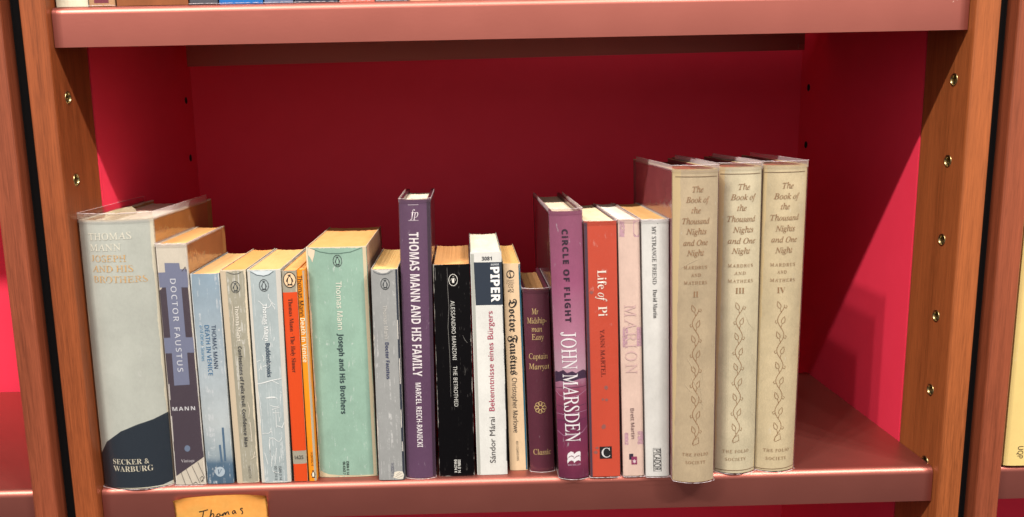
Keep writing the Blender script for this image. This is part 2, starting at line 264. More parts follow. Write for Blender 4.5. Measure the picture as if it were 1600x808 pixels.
# spine outlines and printing of each book of the row: u = fraction across the spine, z in millimetres
DATA = {
 'joseph_hb': {
  'g': (1.2, 57.5, 58.5, 0.5, 7.0, 224.14, 160, 8.5, 2.1),
  't': [('THOMAS', 'SU', 0.1484, 211.08, 0.7365, 211.89, 5.45, (228, 226, 210), 'author_name', {}),
    ('MANN', 'SU', 0.156, 202.4, 0.5939, 202.88, 5.45, (228, 226, 210), 'author_name', {}),
    ('JOSEPH', 'SU', 0.1597, 193.82, 0.648, 193.79, 5.19, (214, 170, 108), 'title', {'faded': 1}),
    ('AND HIS', 'SU', 0.1602, 185.67, 0.7248, 185.55, 5.19, (214, 170, 108), 'title', {'faded': 1}),
    ('BROTHERS', 'SU', 0.1652, 177.13, 0.8902, 176.64, 5.19, (214, 170, 108), 'title', {'faded': 1}),
    ('SECKER &', 'S', 0.1902, 23.61, 0.7142, 24.11, 4.41, (205, 200, 180), 'publisher_name', {}),
    ('WARBURG', 'S', 0.1894, 17.48, 0.7644, 17.8, 4.67, (205, 200, 180), 'publisher_name', {})],
  'p': [([(1.0, 65.11), (1.0, 63.51), (0.8083, 59.15), (0.5953, 55.84), (0.3587, 50.3), (0.1122, 40.08), (0.0, 29.39), (0.0, 0.46), (0.1231, 0.19), (0.384, 0.89), (0.6579, 1.13), (0.8664, 1.4), (1.0, 3.87)], (38, 48, 58), 'jacket_band', 1, {})],
  'o': [],
  's': [],
 },
 'faustus_v': {
  'g': (61.17, 24.88, 23.97, 0.32, 4.88, 203.65, 112, 0.9, 6),
  't': [('DOCTOR FAUSTUS', 'N', 0.4843, 175.52, 0.4817, 98.28, 4.37, (222, 226, 234), 'title', {'sp': 1.35}),
    ('MANN', 'NB', 0.102, 66.61, 0.86, 66.98, 3.28, (205, 205, 210), 'author_name', {'sp': 1.25}),
    ('Vintage', 'S', 0.2498, 21.15, 0.6925, 21.7, 2.6, (190, 185, 190), 'publisher_name', {})],
  'p': [([(0.0, 181.16), (0.9509, 180.69), (1.0, 24.14), (0.0318, 7.91)], (72, 62, 72), 'spine_panel', 1, {}), ([(0.005, 181.16), (0.271, 181.16), (0.2188, 172.33), (0.0687, 167.11), (0.0, 166.01)], (205, 195, 180), 'spine_panel', 1.3, {}), ([(0.2542, 188.44), (0.7396, 188.17), (0.7499, 183.23), (0.9773, 182.98), (0.9657, 168.12), (0.7452, 168.37), (0.7487, 127.09), (0.9866, 126.75), (0.986, 113.86), (0.752, 114.21), (0.7466, 87.12), (0.2336, 86.62), (0.2431, 113.99), (0.006, 113.9), (0.0078, 126.79), (0.2411, 127.13), (0.2358, 168.66), (0.0171, 168.38), (0.0104, 180.65), (0.2532, 180.91)], (118, 124, 150), 'spine_panel', 1.6, {}), ([(0.585, 32.06), (0.5737, 30.98), (0.5487, 30.08), (0.5139, 29.5), (0.4749, 29.33), (0.4377, 29.61), (0.4083, 30.29), (0.3913, 31.25), (0.3894, 32.36), (0.4029, 33.43), (0.4296, 34.29), (0.4654, 34.81), (0.5045, 34.91), (0.5409, 34.57), (0.5687, 33.85), (0.5836, 32.85)], (110, 125, 150), 'emblem', 1.6, {})],
  'o': [],
  's': [([[(0.2088, 11.27), (0.324, 0.41)], [(0.3894, 14.0), (0.5601, 0.54)], [(0.5908, 16.69), (0.8178, 0.9)], [(0.7934, 19.92), (0.9765, 5.92)]], 0.47, (110, 105, 100), 'spine_lines', 2), ([[(0.8101, 5.18), (0.9004, 7.31), (0.9555, 5.44), (0.8659, 2.82), (0.8294, 4.59)], [(0.845, 2.86), (0.9289, 3.25)], [(0.5824, 0.8), (0.6734, 2.45), (0.732, 0.7)]], 0.68, (60, 55, 55), 'emblem', 2), ([[(1.0, 193.57), (0.9875, 183.22), (0.9854, 170.18)], [(0.9883, 164.92), (0.9799, 152.83), (0.9919, 141.14)], [(1.0, 130.44), (1.0, 117.03)], [(1.0, 98.1), (1.0, 76.25)], [(1.0, 65.23), (1.0, 49.69), (1.0, 28.99)], [(0.0509, 87.95), (0.0472, 74.26)], [(0.0435, 60.47), (0.0327, 38.19)], [(0.0255, 29.76), (0.011, 12.78)]], 0.83, (200, 195, 190), 'crease', 1.9), ([[(0.8003, 181.38), (0.9241, 184.63), (0.9419, 180.97)]], 1.25, (72, 62, 72), 'spine_lines', 2)],
 },
 'venice_b': {
  'g': (87.47, 21.74, 22.94, -0.74, 5.18, 178.93, 111, 0.9, 6),
  't': [('THOMAS MANN', 'N', 0.6893, 136.59, 0.6737, 100.32, 3.45, (40, 60, 90), 'author_name', {}),
    ('DEATH IN VENICE', 'N', 0.4484, 136.72, 0.4562, 94.42, 3.55, (45, 105, 150), 'title', {}),
    ('and Other Stories', 'N', 0.2551, 136.83, 0.2318, 106.79, 2.61, (95, 145, 180), 'title', {}),
    ('V', 'SI', 0.4318, 10.71, 0.6033, 10.89, 4.18, (70, 95, 120), 'emblem', {})],
  'p': [([(0.7027, 10.72), (0.6865, 9.21), (0.6498, 7.9), (0.5969, 6.94), (0.5344, 6.46), (0.4698, 6.5), (0.411, 7.07), (0.3653, 8.1), (0.3381, 9.46), (0.3327, 10.98), (0.3497, 12.48), (0.387, 13.79), (0.4401, 14.73), (0.5025, 15.2), (0.5668, 15.14), (0.6251, 14.56), (0.6704, 13.53), (0.6973, 12.17)], (165, 180, 192), 'emblem', 1.5, {})],
  'o': [],
  's': [([[(0.7426, 49.46), (0.7438, 20.31)]], 1.57, (70, 98, 125), 'silhouette', 2), ([[(0.5852, 34.47), (0.6069, 19.27)]], 1.57, (75, 102, 128), 'silhouette', 2)],
 },
 'krull': {
  'g': (111.87, 18.35, 20.51, -1.38, 5.81, 181.41, 111, 0.9, 6),
  't': [('Thomas Mann', 'NB', 0.5728, 151.88, 0.5729, 122.57, 3.24, (218, 212, 198), 'author_name', {'faded': 1}),
    ('Confessions of Felix Krull, Confidence Man', 'NB', 0.5708, 118.27, 0.545, 31.95, 2.93, (60, 62, 64), 'title', {}),
    ('14 00.2112 6', 'N', 0.6132, 15.55, 0.6295, 4.18, 2.09, (95, 92, 88), 'number', {})],
  'p': [([(0.0093, 180.88), (0.2348, 180.4), (0.2646, 0.09), (0.0216, -0.66)], (196, 180, 156), 'worn_hinge', 0.9, {})],
  'o': [(0.5739, 167.42, 3.56, 4.6, 'line')],
  's': [([[(0.2711, 180.07), (0.4151, 178.49), (0.5631, 178.0), (0.7141, 178.34), (0.8798, 180.06)]], 0.52, (90, 90, 85), 'top_arc', 2), ([[(0.7031, 20.6), (0.8522, 22.74), (0.9891, 23.52)], [(0.8205, 21.65), (0.8945, 27.18)], [(0.7394, 70.8), (0.7985, 64.14), (0.7484, 57.53)], [(0.7882, 53.06), (0.8142, 36.28)], [(0.3844, 156.2), (0.403, 140.29), (0.3377, 129.65)]], 0.52, (215, 205, 188), 'crease', 2)],
 },
 'budden': {
  'g': (132.74, 24.47, 26.6, -0.16, 4.51, 181.32, 111, 0.9, 6),
  't': [('Thomas Mann', 'NB', 0.474, 153.42, 0.4732, 122.62, 3.45, (228, 232, 232), 'author_name', {}),
    ('Buddenbrooks', 'NB', 0.4929, 120.73, 0.4843, 92.09, 3.66, (50, 70, 90), 'title', {}),
    ('00.1216 8', 'N', 0.5065, 14.94, 0.5108, 2.73, 2.09, (85, 95, 100), 'number', {}),
    ('ISBN 0 14', 'N', 0.6575, 14.83, 0.6632, 2.63, 2.09, (85, 95, 100), 'number', {})],
  'p': [([(0.0034, 180.07), (0.0857, 180.12), (0.1113, 0.64), (0.0179, 0.18)], (205, 200, 190), 'worn_hinge', 0.9, {}), ([(0.8604, 180.71), (0.9915, 180.76), (0.9927, 0.61), (0.8865, 0.68)], (200, 196, 188), 'worn_hinge', 0.9, {}), ([(0.1095, 180.13), (0.7927, 180.09), (0.653, 177.48), (0.4964, 176.27), (0.306, 177.17)], (205, 215, 220), 'spine_panel', 1.2, {})],
  'o': [(0.4867, 168.55, 3.66, 4.81, 'line')],
  's': [([[(0.0992, 179.97), (0.2866, 177.13), (0.496, 176.12), (0.6524, 177.22), (0.8015, 179.72)]], 0.52, (80, 95, 105), 'top_arc', 2), ([[(0.7109, 125.73), (0.7058, 125.26), (0.7069, 124.96), (0.7102, 124.58), (0.7067, 124.11), (0.6987, 123.73), (0.6985, 123.15), (0.6919, 122.75), (0.6904, 122.53)], [(0.429, 128.99), (0.4249, 128.26), (0.4085, 127.58), (0.388, 126.89), (0.3786, 125.87), (0.3706, 125.29), (0.3511, 124.56), (0.3356, 123.85), (0.335, 123.49)], [(0.2937, 156.0), (0.2987, 155.5), (0.315, 155.42), (0.3259, 155.08), (0.3474, 154.75), (0.3607, 153.99), (0.3924, 153.46), (0.4127, 152.41), (0.4245, 152.01), (0.4226, 151.61), (0.4303, 151.21), (0.4186, 150.69), (0.4207, 150.45)], [(0.4076, 11.08), (0.4048, 10.94), (0.406, 10.72), (0.4207, 10.54), (0.4244, 9.99), (0.4505, 9.87), (0.4781, 9.4), (0.4993, 9.44), (0.5338, 9.11), (0.5602, 8.89), (0.5984, 9.11), (0.6215, 9.06), (0.6491, 8.92)], [(0.6785, 23.5), (0.6775, 23.01), (0.6722, 22.76), (0.6614, 22.38), (0.6532, 21.66), (0.6612, 20.88), (0.6659, 19.57), (0.6609, 18.57), (0.6622, 17.79)], [(0.4364, 46.04), (0.4256, 45.96), (0.4238, 45.65), (0.4178, 45.03), (0.401, 44.75), (0.3967, 44.72), (0.3891, 44.28), (0.3656, 43.96), (0.3483, 43.73), (0.3165, 43.62), (0.2844, 43.67), (0.2404, 43.71), (0.2075, 43.84), (0.1851, 43.47), (0.1598, 43.69), (0.1513, 43.47), (0.1309, 43.26)], [(0.5413, 131.92), (0.5352, 131.47), (0.5315, 130.78), (0.5354, 130.07), (0.5219, 129.62), (0.5159, 128.95), (0.5203, 128.73), (0.5099, 128.4), (0.5073, 128.01)], [(0.7913, 79.19), (0.8456, 78.6)], [(0.2323, 102.94), (0.2398, 102.07), (0.242, 101.38), (0.2443, 100.41), (0.2588, 99.73), (0.2504, 99.08), (0.255, 98.64), (0.2545, 98.5), (0.2562, 98.04)], [(0.6602, 154.82), (0.681, 154.32), (0.6935, 153.39), (0.7035, 152.51), (0.7232, 151.86), (0.728, 151.22), (0.7347, 150.9), (0.745, 150.63), (0.7492, 150.58), (0.7528, 150.39), (0.7692, 150.03), (0.7737, 149.93), (0.7715, 149.73), (0.7795, 149.12), (0.7764, 148.8), (0.7792, 148.34), (0.7804, 148.14)], [(0.8116, 77.62), (0.821, 76.85), (0.818, 76.15), (0.8209, 75.72), (0.8207, 75.2), (0.8108, 74.62), (0.8066, 74.42), (0.8022, 74.33), (0.7979, 73.79), (0.7931, 73.02), (0.7983, 72.53), (0.7951, 71.65), (0.7929, 71.22)], [(0.234, 106.48), (0.1195, 105.23)], [(0.7396, 61.57), (0.7287, 61.31), (0.6855, 61.2), (0.6552, 61.49), (0.6377, 61.24), (0.6188, 61.33), (0.6088, 61.15), (0.6029, 61.4), (0.5841, 61.2), (0.5776, 61.23), (0.5634, 61.49), (0.5331, 61.66), (0.5261, 61.73)], [(0.4386, 23.83), (0.4266, 23.22), (0.4189, 22.15), (0.4109, 20.96), (0.4064, 20.02), (0.3888, 19.17), (0.3811, 18.15), (0.3834, 17.19), (0.3818, 16.72), (0.379, 15.91), (0.3809, 15.45), (0.375, 14.59), (0.3801, 14.41)], [(0.6837, 155.19), (0.6807, 154.43), (0.6864, 153.92), (0.6702, 152.96), (0.6612, 152.12), (0.6536, 151.73), (0.6323, 151.27), (0.6147, 150.75), (0.5876, 150.32), (0.5761, 150.29), (0.5437, 149.85), (0.5308, 149.99), (0.5013, 149.75), (0.4781, 149.84), (0.4602, 149.91), (0.4465, 149.88), (0.4362, 149.72)], [(0.3036, 110.91), (0.3199, 110.39), (0.3309, 109.56), (0.3401, 108.72), (0.3535, 108.08), (0.351, 107.28), (0.3418, 106.37), (0.3323, 105.8), (0.3305, 105.08)], [(0.2515, 103.95), (0.2457, 103.42), (0.2356, 102.97), (0.2423, 102.09), (0.228, 101.7), (0.2312, 100.93), (0.2205, 100.17), (0.2086, 99.54), (0.2038, 98.94), (0.1863, 98.34), (0.1758, 98.17), (0.1618, 97.76), (0.148, 97.7)], [(0.762, 57.81), (0.7486, 57.5), (0.7459, 56.95), (0.7363, 56.12), (0.7272, 55.47), (0.7308, 54.95), (0.7269, 54.21), (0.7195, 53.89), (0.7121, 53.56)], [(0.7288, 67.28), (0.7159, 67.25), (0.714, 67.04), (0.6985, 66.61), (0.685, 66.7), (0.6621, 66.45), (0.636, 66.54), (0.6098, 66.57), (0.5797, 66.67), (0.5467, 66.82), (0.5073, 67.43), (0.4644, 67.56), (0.444, 67.71)], [(0.416, 142.64), (0.4081, 142.08), (0.3942, 141.44), (0.3926, 140.44), (0.3872, 139.63), (0.3763, 139.07), (0.3668, 138.56), (0.3678, 138.4), (0.3635, 137.59), (0.3676, 137.34), (0.3763, 136.65), (0.3767, 136.38), (0.3771, 136.12)], [(0.5628, 104.23), (0.545, 103.99), (0.5367, 103.74), (0.5174, 103.39), (0.4844, 103.07), (0.4569, 102.9), (0.4236, 102.43), (0.3832, 101.8), (0.3624, 101.49), (0.3422, 101.38), (0.3118, 101.13), (0.3075, 100.74), (0.2937, 100.73)], [(0.3514, 40.02), (0.3666, 40.01), (0.3892, 39.58), (0.4181, 39.23), (0.4395, 38.96), (0.4539, 38.83), (0.4717, 38.45), (0.4829, 38.32), (0.4968, 38.14)], [(0.6071, 161.28), (0.6075, 160.96), (0.6, 160.3), (0.6017, 159.41), (0.6012, 158.75), (0.6031, 157.9), (0.6177, 157.47), (0.6396, 156.76), (0.6485, 156.15), (0.6602, 155.39), (0.6811, 154.63), (0.7077, 154.18), (0.7252, 153.6), (0.7346, 153.23), (0.7575, 152.95), (0.7796, 152.47), (0.7947, 152.33)], [(0.4268, 47.85), (0.4205, 47.57), (0.4147, 47.3), (0.4182, 47.1), (0.4245, 46.57), (0.4258, 45.96), (0.4371, 45.35), (0.4498, 44.36), (0.4643, 43.98)], [(0.1064, 86.17), (0.1284, 86.28), (0.179, 86.88), (0.2395, 86.79), (0.284, 87.51), (0.3446, 87.83), (0.4113, 88.33), (0.4787, 88.8), (0.5322, 89.22), (0.6226, 89.56), (0.6951, 89.97), (0.7696, 89.94), (0.8273, 90.21)], [(0.5394, 89.33), (0.7778, 85.9)], [(0.1052, 79.61), (0.108, 77.06), (0.1274, 72.72), (0.1365, 68.45), (0.1434, 64.13), (0.1359, 60.34), (0.1163, 56.25), (0.1039, 52.94), (0.09, 50.44)], [(0.5029, 64.12), (0.7572, 66.15)], [(0.6278, 64.04), (0.6145, 48.53)], [(0.3485, 36.29), (0.3612, 33.35), (0.3582, 28.68), (0.3548, 24.13), (0.3568, 22.26), (0.3514, 24.15), (0.3579, 28.18), (0.3408, 32.84), (0.3488, 36.31), (0.3641, 38.16), (0.404, 39.12), (0.435, 39.62), (0.4608, 39.84), (0.5183, 39.12), (0.5745, 37.71), (0.6273, 36.64), (0.6737, 36.32), (0.7087, 36.77), (0.7471, 38.06), (0.7676, 39.47), (0.7875, 40.6)], [(0.3114, 74.04), (0.3664, 74.46), (0.4443, 74.88), (0.5316, 75.21), (0.5881, 75.12), (0.6289, 74.82), (0.6648, 74.19), (0.6929, 73.18), (0.7091, 72.8)], [(0.1789, 26.42), (0.2613, 16.23)], [(0.5746, 30.67), (0.4983, 16.07)]], 0.44, (222, 226, 226), 'crease', 1.8), ([[(0.0781, 86.26), (0.2888, 87.32), (0.5388, 89.06), (0.8687, 90.71)], [(0.6392, 50.18), (0.8036, 48.39), (0.8748, 52.74)], [(0.3394, 74.14), (0.63, 74.5)]], 0.84, (222, 226, 226), 'crease', 1.9)],
 },
 'holy': {
  'g': (159.67, 11.26, 11.83, 0.05, 5.6, 179.87, 111, 0.9, 6),
  't': [('Thomas Mann · The Holy Sinner', 'S', 0.5029, 157.01, 0.4998, 95.04, 3.35, (50, 25, 15), 'title', {}),
    ('1625', 'SI', 0.1619, 21.62, 0.7842, 21.74, 3.14, (60, 60, 58), 'number', {})],
  'p': [([(0.0, 161.93), (0.9909, 162.18), (1.0, 27.52), (0.0, 27.27)], (214, 72, 22), 'spine_panel', 1, {}), ([(0.0, 15.68), (1.0, 15.93), (0.9931, 0.31), (0.0136, 0.36)], (214, 72, 22), 'spine_panel', 1, {})],
  'o': [(0.5378, 172.29, 4.87, 6.08, 'fill')],
  's': [],
 },
 'venice_o': {
  'g': (172.26, 6.39, 6.39, -0.22, 5.61, 180.42, 108, 0.9, 6),
  't': [('Thomas Mann', 'N', 0.331, 175.92, 0.3629, 142.17, 3.67, (40, 28, 20), 'author_name', {}),
    ('Death in Venice', 'NB', 0.397, 140.57, 0.4219, 103.5, 3.67, (240, 225, 190), 'title', {}),
    ('14.001042 8', 'N', 0.5318, 26.29, 0.5489, 13.91, 1.78, (70, 45, 20), 'number', {})],
  'p': [([(0.7083, 179.52), (1.0, 179.82), (0.9909, 0.67), (0.7087, 0.51)], (178, 168, 146), 'spine_panel', 1, {})],
  'o': [(0.585, 6.52, 2.1, 3.15, 'bare')],
  's': [],
 },
 'joseph_p': {
  'g': (179.8, 48.92, 48.67, -0.95, 12.71, 197.14, 128, 1.4, 6),
  't': [('Thomas Mann', 'N', 0.5166, 168.89, 0.5069, 128.56, 4.55, (232, 232, 218), 'author_name', {}),
    ('Joseph and His Brothers', 'NB', 0.5066, 125.32, 0.4803, 56.23, 4.44, (40, 60, 66), 'title', {}),
    ('ISBN 0 14', 'NB', 0.501, 14.59, 0.4954, 2.27, 2.11, (55, 75, 70), 'number', {}),
    ('00.4343 7', 'NB', 0.4387, 14.1, 0.4339, 2.64, 2.11, (55, 75, 70), 'number', {})],
  'p': [([(0.9398, 196.5), (0.9946, 196.59), (0.9902, 0.76), (0.9362, 0.82)], (205, 190, 160), 'worn_hinge', 0.9, {}), ([(0.0253, 196.42), (0.0694, 196.44), (0.1536, 194.84), (0.1377, 190.67), (0.0983, 184.91), (0.0703, 188.59), (0.0345, 190.67)], (222, 205, 180), 'torn_patch', 1.2, {}), ([(0.0283, 6.2), (0.0777, 4.62), (0.1654, 2.95), (0.3414, 1.9), (0.6726, 1.45), (0.8932, 1.58), (0.9806, 1.99), (0.9854, 0.22), (0.0098, 0.65)], (206, 192, 160), 'torn_patch', 1.2, {})],
  'o': [(0.5175, 185.81, 3.49, 4.76, 'line')],
  's': [([[(0.0697, 196.7), (0.237, 193.46), (0.3942, 191.98), (0.5529, 191.8), (0.7447, 192.89), (0.9375, 196.24)]], 0.58, (90, 120, 110), 'top_arc', 2)],
 },
 'faustus_g': {
  'g': (230.98, 21.66, 21.31, 0.58, 3.71, 179.56, 111, 0.9, 6),
  't': [('Thomas Mann', 'N', 0.4781, 149.78, 0.4952, 121.97, 3.14, (205, 203, 198), 'author_name', {}),
    ('Doctor Faustus', 'NB', 0.5023, 119.07, 0.5103, 88.22, 2.93, (48, 56, 92), 'title', {}),
    ('14 002277 5', 'N', 0.5401, 15.43, 0.5353, 3.52, 2.1, (60, 65, 100), 'number', {})],
  'p': [([(0.9174, 179.1), (0.9927, 179.23), (1.0, 0.55), (0.9172, 0.3)], (48, 54, 66), 'spine_panel', 0.9, {}), ([(0.0883, 179.0), (0.762, 178.97), (0.5896, 176.45), (0.397, 176.29)], (205, 203, 198), 'torn_patch', 1.2, {}), ([(0.5507, 2.37), (0.5952, 6.89), (0.745, 7.93), (0.9162, 7.42), (0.9717, 4.11), (0.9303, 0.84), (0.7335, 0.83)], (222, 215, 200), 'torn_patch', 1.3, {})],
  'o': [(0.5212, 167.6, 3.46, 4.61, 'line')],
  's': [([[(0.0864, 177.95), (0.2525, 176.09), (0.4432, 175.22), (0.6367, 175.9), (0.8086, 178.16)]], 0.52, (95, 100, 105), 'top_arc', 2), ([[(0.638, 2.89), (0.8896, 6.06)], [(0.6655, 4.58), (0.817, 6.73)], [(0.6856, 1.72), (0.9347, 3.68)]], 0.31, (150, 140, 130), 'crease', 2.2), ([[(0.9318, 137.46), (0.9295, 121.43)], [(0.951, 105.22), (0.952, 83.44)], [(0.941, 61.46), (0.9405, 45.91)], [(0.9452, 33.6), (0.9561, 25.13)]], 0.63, (210, 205, 198), 'crease', 2)],
 },
 'purple': {
  'g': (253.84, 24.43, 24.75, 1.92, 8.39, 234.25, 100, 3.5, 2.2),
  't': [('fp', 'SI', 0.3488, 223.38, 0.6162, 223.5, 6.29, (225, 215, 222), 'emblem', {}),
    ('THOMAS MANN AND HIS FAMILY', 'NB', 0.4514, 208.49, 0.4676, 89.13, 7.6, (235, 228, 232), 'title', {}),
    ('MARCEL REICH-RANICKI', 'NB', 0.4773, 83.65, 0.4947, 27.76, 4.51, (232, 225, 230), 'author_name', {})],
  'p': [([(0.8889, 233.6), (1.0, 233.89), (0.9919, 0.23), (0.9034, 0.71)], (62, 45, 62), 'jacket_band', 0.9, {})],
  'o': [],
  's': [([[(0.2898, 230.37), (0.6289, 230.47)], [(0.2909, 217.86), (0.6212, 217.97)]], 0.42, (200, 185, 198), 'rule', 2)],
 },
 'black': {
  'g': (281.53, 29.44, 29.62, -0.33, 8.05, 181.36, 108, 0.9, 6),
  't': [('ALESSANDRO MANZONI', 'N', 0.506, 151.42, 0.5246, 101.59, 3.17, (205, 205, 200), 'author_name', {}),
    ('THE BETROTHED', 'N', 0.5271, 96.4, 0.532, 61.65, 3.17, (205, 205, 200), 'title', {}),
    ('ISBN 0 14', 'NB', 0.5708, 14.91, 0.5716, 3.2, 2.32, (215, 215, 210), 'number', {}),
    ('044.274 X', 'NB', 0.4686, 14.99, 0.4691, 3.29, 2.32, (215, 215, 210), 'number', {})],
  'p': [],
  'o': [(0.5392, 168.6, 3.48, 4.75, 'neg')],
  's': [([[(0.3831, 178.96), (0.3845, 162.11), (0.4045, 146.17), (0.3629, 130.14), (0.3906, 103.06), (0.3867, 70.09)], [(0.7628, 122.3), (0.8301, 117.91), (0.8993, 115.65)], [(0.0518, 179.11), (0.0583, 168.59)]], 0.37, (110, 108, 105), 'crease', 2)],
 },
 'piper': {
  'g': (313.43, 25.45, 25.18, -2.03, 8.9, 190.5, 118, 0.9, 6),
  't': [('3081', 'NB', 0.3659, 185.49, 0.6857, 185.57, 2.96, (35, 40, 50), 'number', {}),
    ('SERIE', 'NB', 0.6468, 180.35, 0.9141, 180.4, 1.48, (200, 205, 210), 'publisher_name', {}),
    ('PIPER', 'NB', 0.774, 178.43, 0.7739, 149.31, 7.03, (235, 235, 235), 'publisher_name', {'bold': 1}),
    ('Bekenntnisse eines Bürgers', 'N', 0.5397, 56.67, 0.5671, 141.96, 4.76, (170, 60, 88), 'title', {}),
    ('Sándor Márai', 'N', 0.5216, 10.92, 0.5379, 51.36, 4.76, (70, 66, 68), 'author_name', {})],
  'p': [([(0.106, 182.46), (1.0, 182.19), (1.0, 146.83), (0.1291, 147.01)], (42, 52, 66), 'spine_panel', 1, {}), ([(0.0185, 189.24), (0.1146, 189.27), (0.1067, 0.81), (0.0218, 0.66)], (170, 172, 165), 'spine_panel', 0.8, {})],
  'o': [],
  's': [([[(1.0, 145.76), (1.0, 123.17)], [(1.0, 109.6), (1.0, 95.93)], [(1.0, 79.4), (1.0, 57.16)], [(1.0, 40.31), (0.991, 11.97)]], 0.53, (70, 72, 76), 'crease', 2)],
 },
 'signet': {
  'g': (341.46, 15.22, 13.87, -3.29, 16.57, 179.5, 106, 0.9, 6),
  't': [('SIGNET', 'N', 0.1703, 165.47, 0.6135, 165.5, 1.39, (110, 100, 88), 'publisher_name', {}),
    ('CLASSIC', 'N', 0.1581, 163.49, 0.6197, 163.52, 1.39, (110, 100, 88), 'publisher_name', {}),
    ('CQ', 'N', 0.2715, 160.9, 0.5455, 160.92, 2.57, (50, 45, 42), 'number', {}),
    ('452', 'N', 0.2247, 157.05, 0.5731, 157.05, 2.68, (50, 45, 42), 'number', {}),
    ('Doctor Faustus', 'F', 0.4954, 149.97, 0.4412, 85.09, 6.69, (28, 26, 28), 'title', {}),
    ('Christopher Marlowe', 'N', 0.4242, 82.59, 0.4074, 34.32, 3.86, (58, 52, 50), 'author_name', {}),
    ('451-CQ452-095', 'N', 0.4521, 26.87, 0.4589, 9.09, 1.82, (60, 55, 52), 'number', {})],
  'p': [([(0.8938, 178.69), (1.0, 178.8), (0.9866, 0.73), (0.8977, 0.71)], (40, 95, 118), 'spine_panel', 0.9, {})],
  'o': [],
  's': [([[(0.6192, 170.62), (0.6099, 169.83), (0.587, 169.09), (0.5519, 168.46), (0.5071, 167.98), (0.4556, 167.69), (0.4008, 167.6), (0.3467, 167.72), (0.2967, 168.05), (0.2544, 168.55), (0.2226, 169.2), (0.2034, 169.95), (0.1982, 170.75), (0.2073, 171.55), (0.2302, 172.29), (0.2652, 172.92), (0.31, 173.4), (0.3616, 173.69), (0.4164, 173.78), (0.4707, 173.66), (0.5207, 173.33), (0.5631, 172.83), (0.595, 172.18), (0.6141, 171.43), (0.6192, 170.62)], [(0.5462, 172.99), (0.3763, 172.78), (0.3897, 170.65), (0.4407, 168.49), (0.271, 168.28)]], 0.7, (45, 42, 40), 'emblem', 2)],
 },
 'midship': {
  'g': (358.88, 20.24, 21.45, -5.08, 15.31, 157.66, 98, 3, 2),
  't': [('Mr', 'SU', 0.3067, 139.75, 0.5594, 139.71, 4.83, (205, 175, 120), 'title', {}),
    ('Midship-', 'SU', 0.1205, 131.91, 0.8764, 131.95, 4.83, (205, 175, 120), 'title', {}),
    ('man', 'SU', 0.2747, 124.82, 0.6854, 124.88, 4.83, (205, 175, 120), 'title', {}),
    ('Easy', 'SU', 0.2745, 118.01, 0.7253, 118.05, 4.83, (205, 175, 120), 'title', {}),
    ('Captain', 'SU', 0.1333, 101.47, 0.8812, 101.47, 4.83, (205, 175, 120), 'author_name', {}),
    ('Marryat', 'SU', 0.1168, 92.76, 0.9207, 92.61, 4.83, (205, 175, 120), 'author_name', {}),
    ('Classic', 'SU', 0.1476, 17.57, 0.8855, 17.62, 4.83, (205, 175, 120), 'publisher_name', {})],
  'p': [],
  'o': [],
  's': [([[(0.7379, 56.73), (0.7211, 55.77), (0.6803, 55.25), (0.6314, 55.34), (0.593, 56.02), (0.5797, 57.02), (0.5964, 57.99), (0.6367, 58.54), (0.6856, 58.45), (0.7243, 57.75), (0.7379, 56.73)], [(0.6872, 54.38), (0.6704, 53.42), (0.6298, 52.88), (0.581, 52.95), (0.5428, 53.6), (0.5296, 54.61), (0.5462, 55.59), (0.5865, 56.15), (0.6352, 56.08), (0.6737, 55.4), (0.6872, 54.38)], [(0.5738, 53.54), (0.5571, 52.57), (0.5168, 51.99), (0.4686, 52.01), (0.4308, 52.63), (0.4177, 53.62), (0.4343, 54.62), (0.4742, 55.22), (0.5224, 55.2), (0.5605, 54.55), (0.5738, 53.54)], [(0.465, 54.64), (0.4484, 53.65), (0.4086, 53.04), (0.3608, 53.01), (0.3234, 53.6), (0.3105, 54.58), (0.327, 55.59), (0.3666, 56.23), (0.4143, 56.25), (0.4519, 55.64), (0.465, 54.64)], [(0.4239, 57.11), (0.4074, 56.12), (0.3677, 55.49), (0.3201, 55.45), (0.2829, 56.02), (0.2701, 57.0), (0.2865, 58.01), (0.326, 58.66), (0.3735, 58.7), (0.4109, 58.1), (0.4239, 57.11)], [(0.4736, 59.57), (0.4571, 58.58), (0.4173, 57.97), (0.3696, 57.95), (0.3323, 58.54), (0.3195, 59.52), (0.3359, 60.52), (0.3754, 61.16), (0.423, 61.18), (0.4606, 60.56), (0.4736, 59.57)], [(0.5856, 60.5), (0.569, 59.53), (0.5289, 58.96), (0.4808, 58.98), (0.4431, 59.6), (0.4301, 60.59), (0.4466, 61.58), (0.4864, 62.18), (0.5344, 62.15), (0.5723, 61.51), (0.5856, 60.5)], [(0.6954, 59.29), (0.6786, 58.34), (0.638, 57.8), (0.5894, 57.87), (0.5513, 58.53), (0.5381, 59.53), (0.5547, 60.51), (0.5948, 61.07), (0.6434, 61.0), (0.6819, 60.31), (0.6954, 59.29)], [(0.5849, 57.02), (0.5722, 56.13), (0.5405, 55.51), (0.4984, 55.3), (0.4573, 55.55), (0.4282, 56.21), (0.4188, 57.11), (0.4314, 58.01), (0.4628, 58.67), (0.5047, 58.89), (0.5458, 58.62), (0.5753, 57.93), (0.5849, 57.02)]], 0.54, (205, 175, 120), 'rosette', 2)],
 },
 'circle': {
  'g': (381.71, 24.79, 26.09, -7.45, 0.16, 223.36, 158, 4.5, 2),
  't': [('CiRCLE OF FLiGHT', 'NB', 0.4385, 209.57, 0.4607, 134.06, 4.48, (42, 20, 42), 'title', {'bold': 1, 'sp': 1.25}),
    ('JOHN MARSDEN', 'SU', 0.4506, 126.01, 0.4938, 32.52, 11.99, (238, 234, 238), 'author_name', {}),
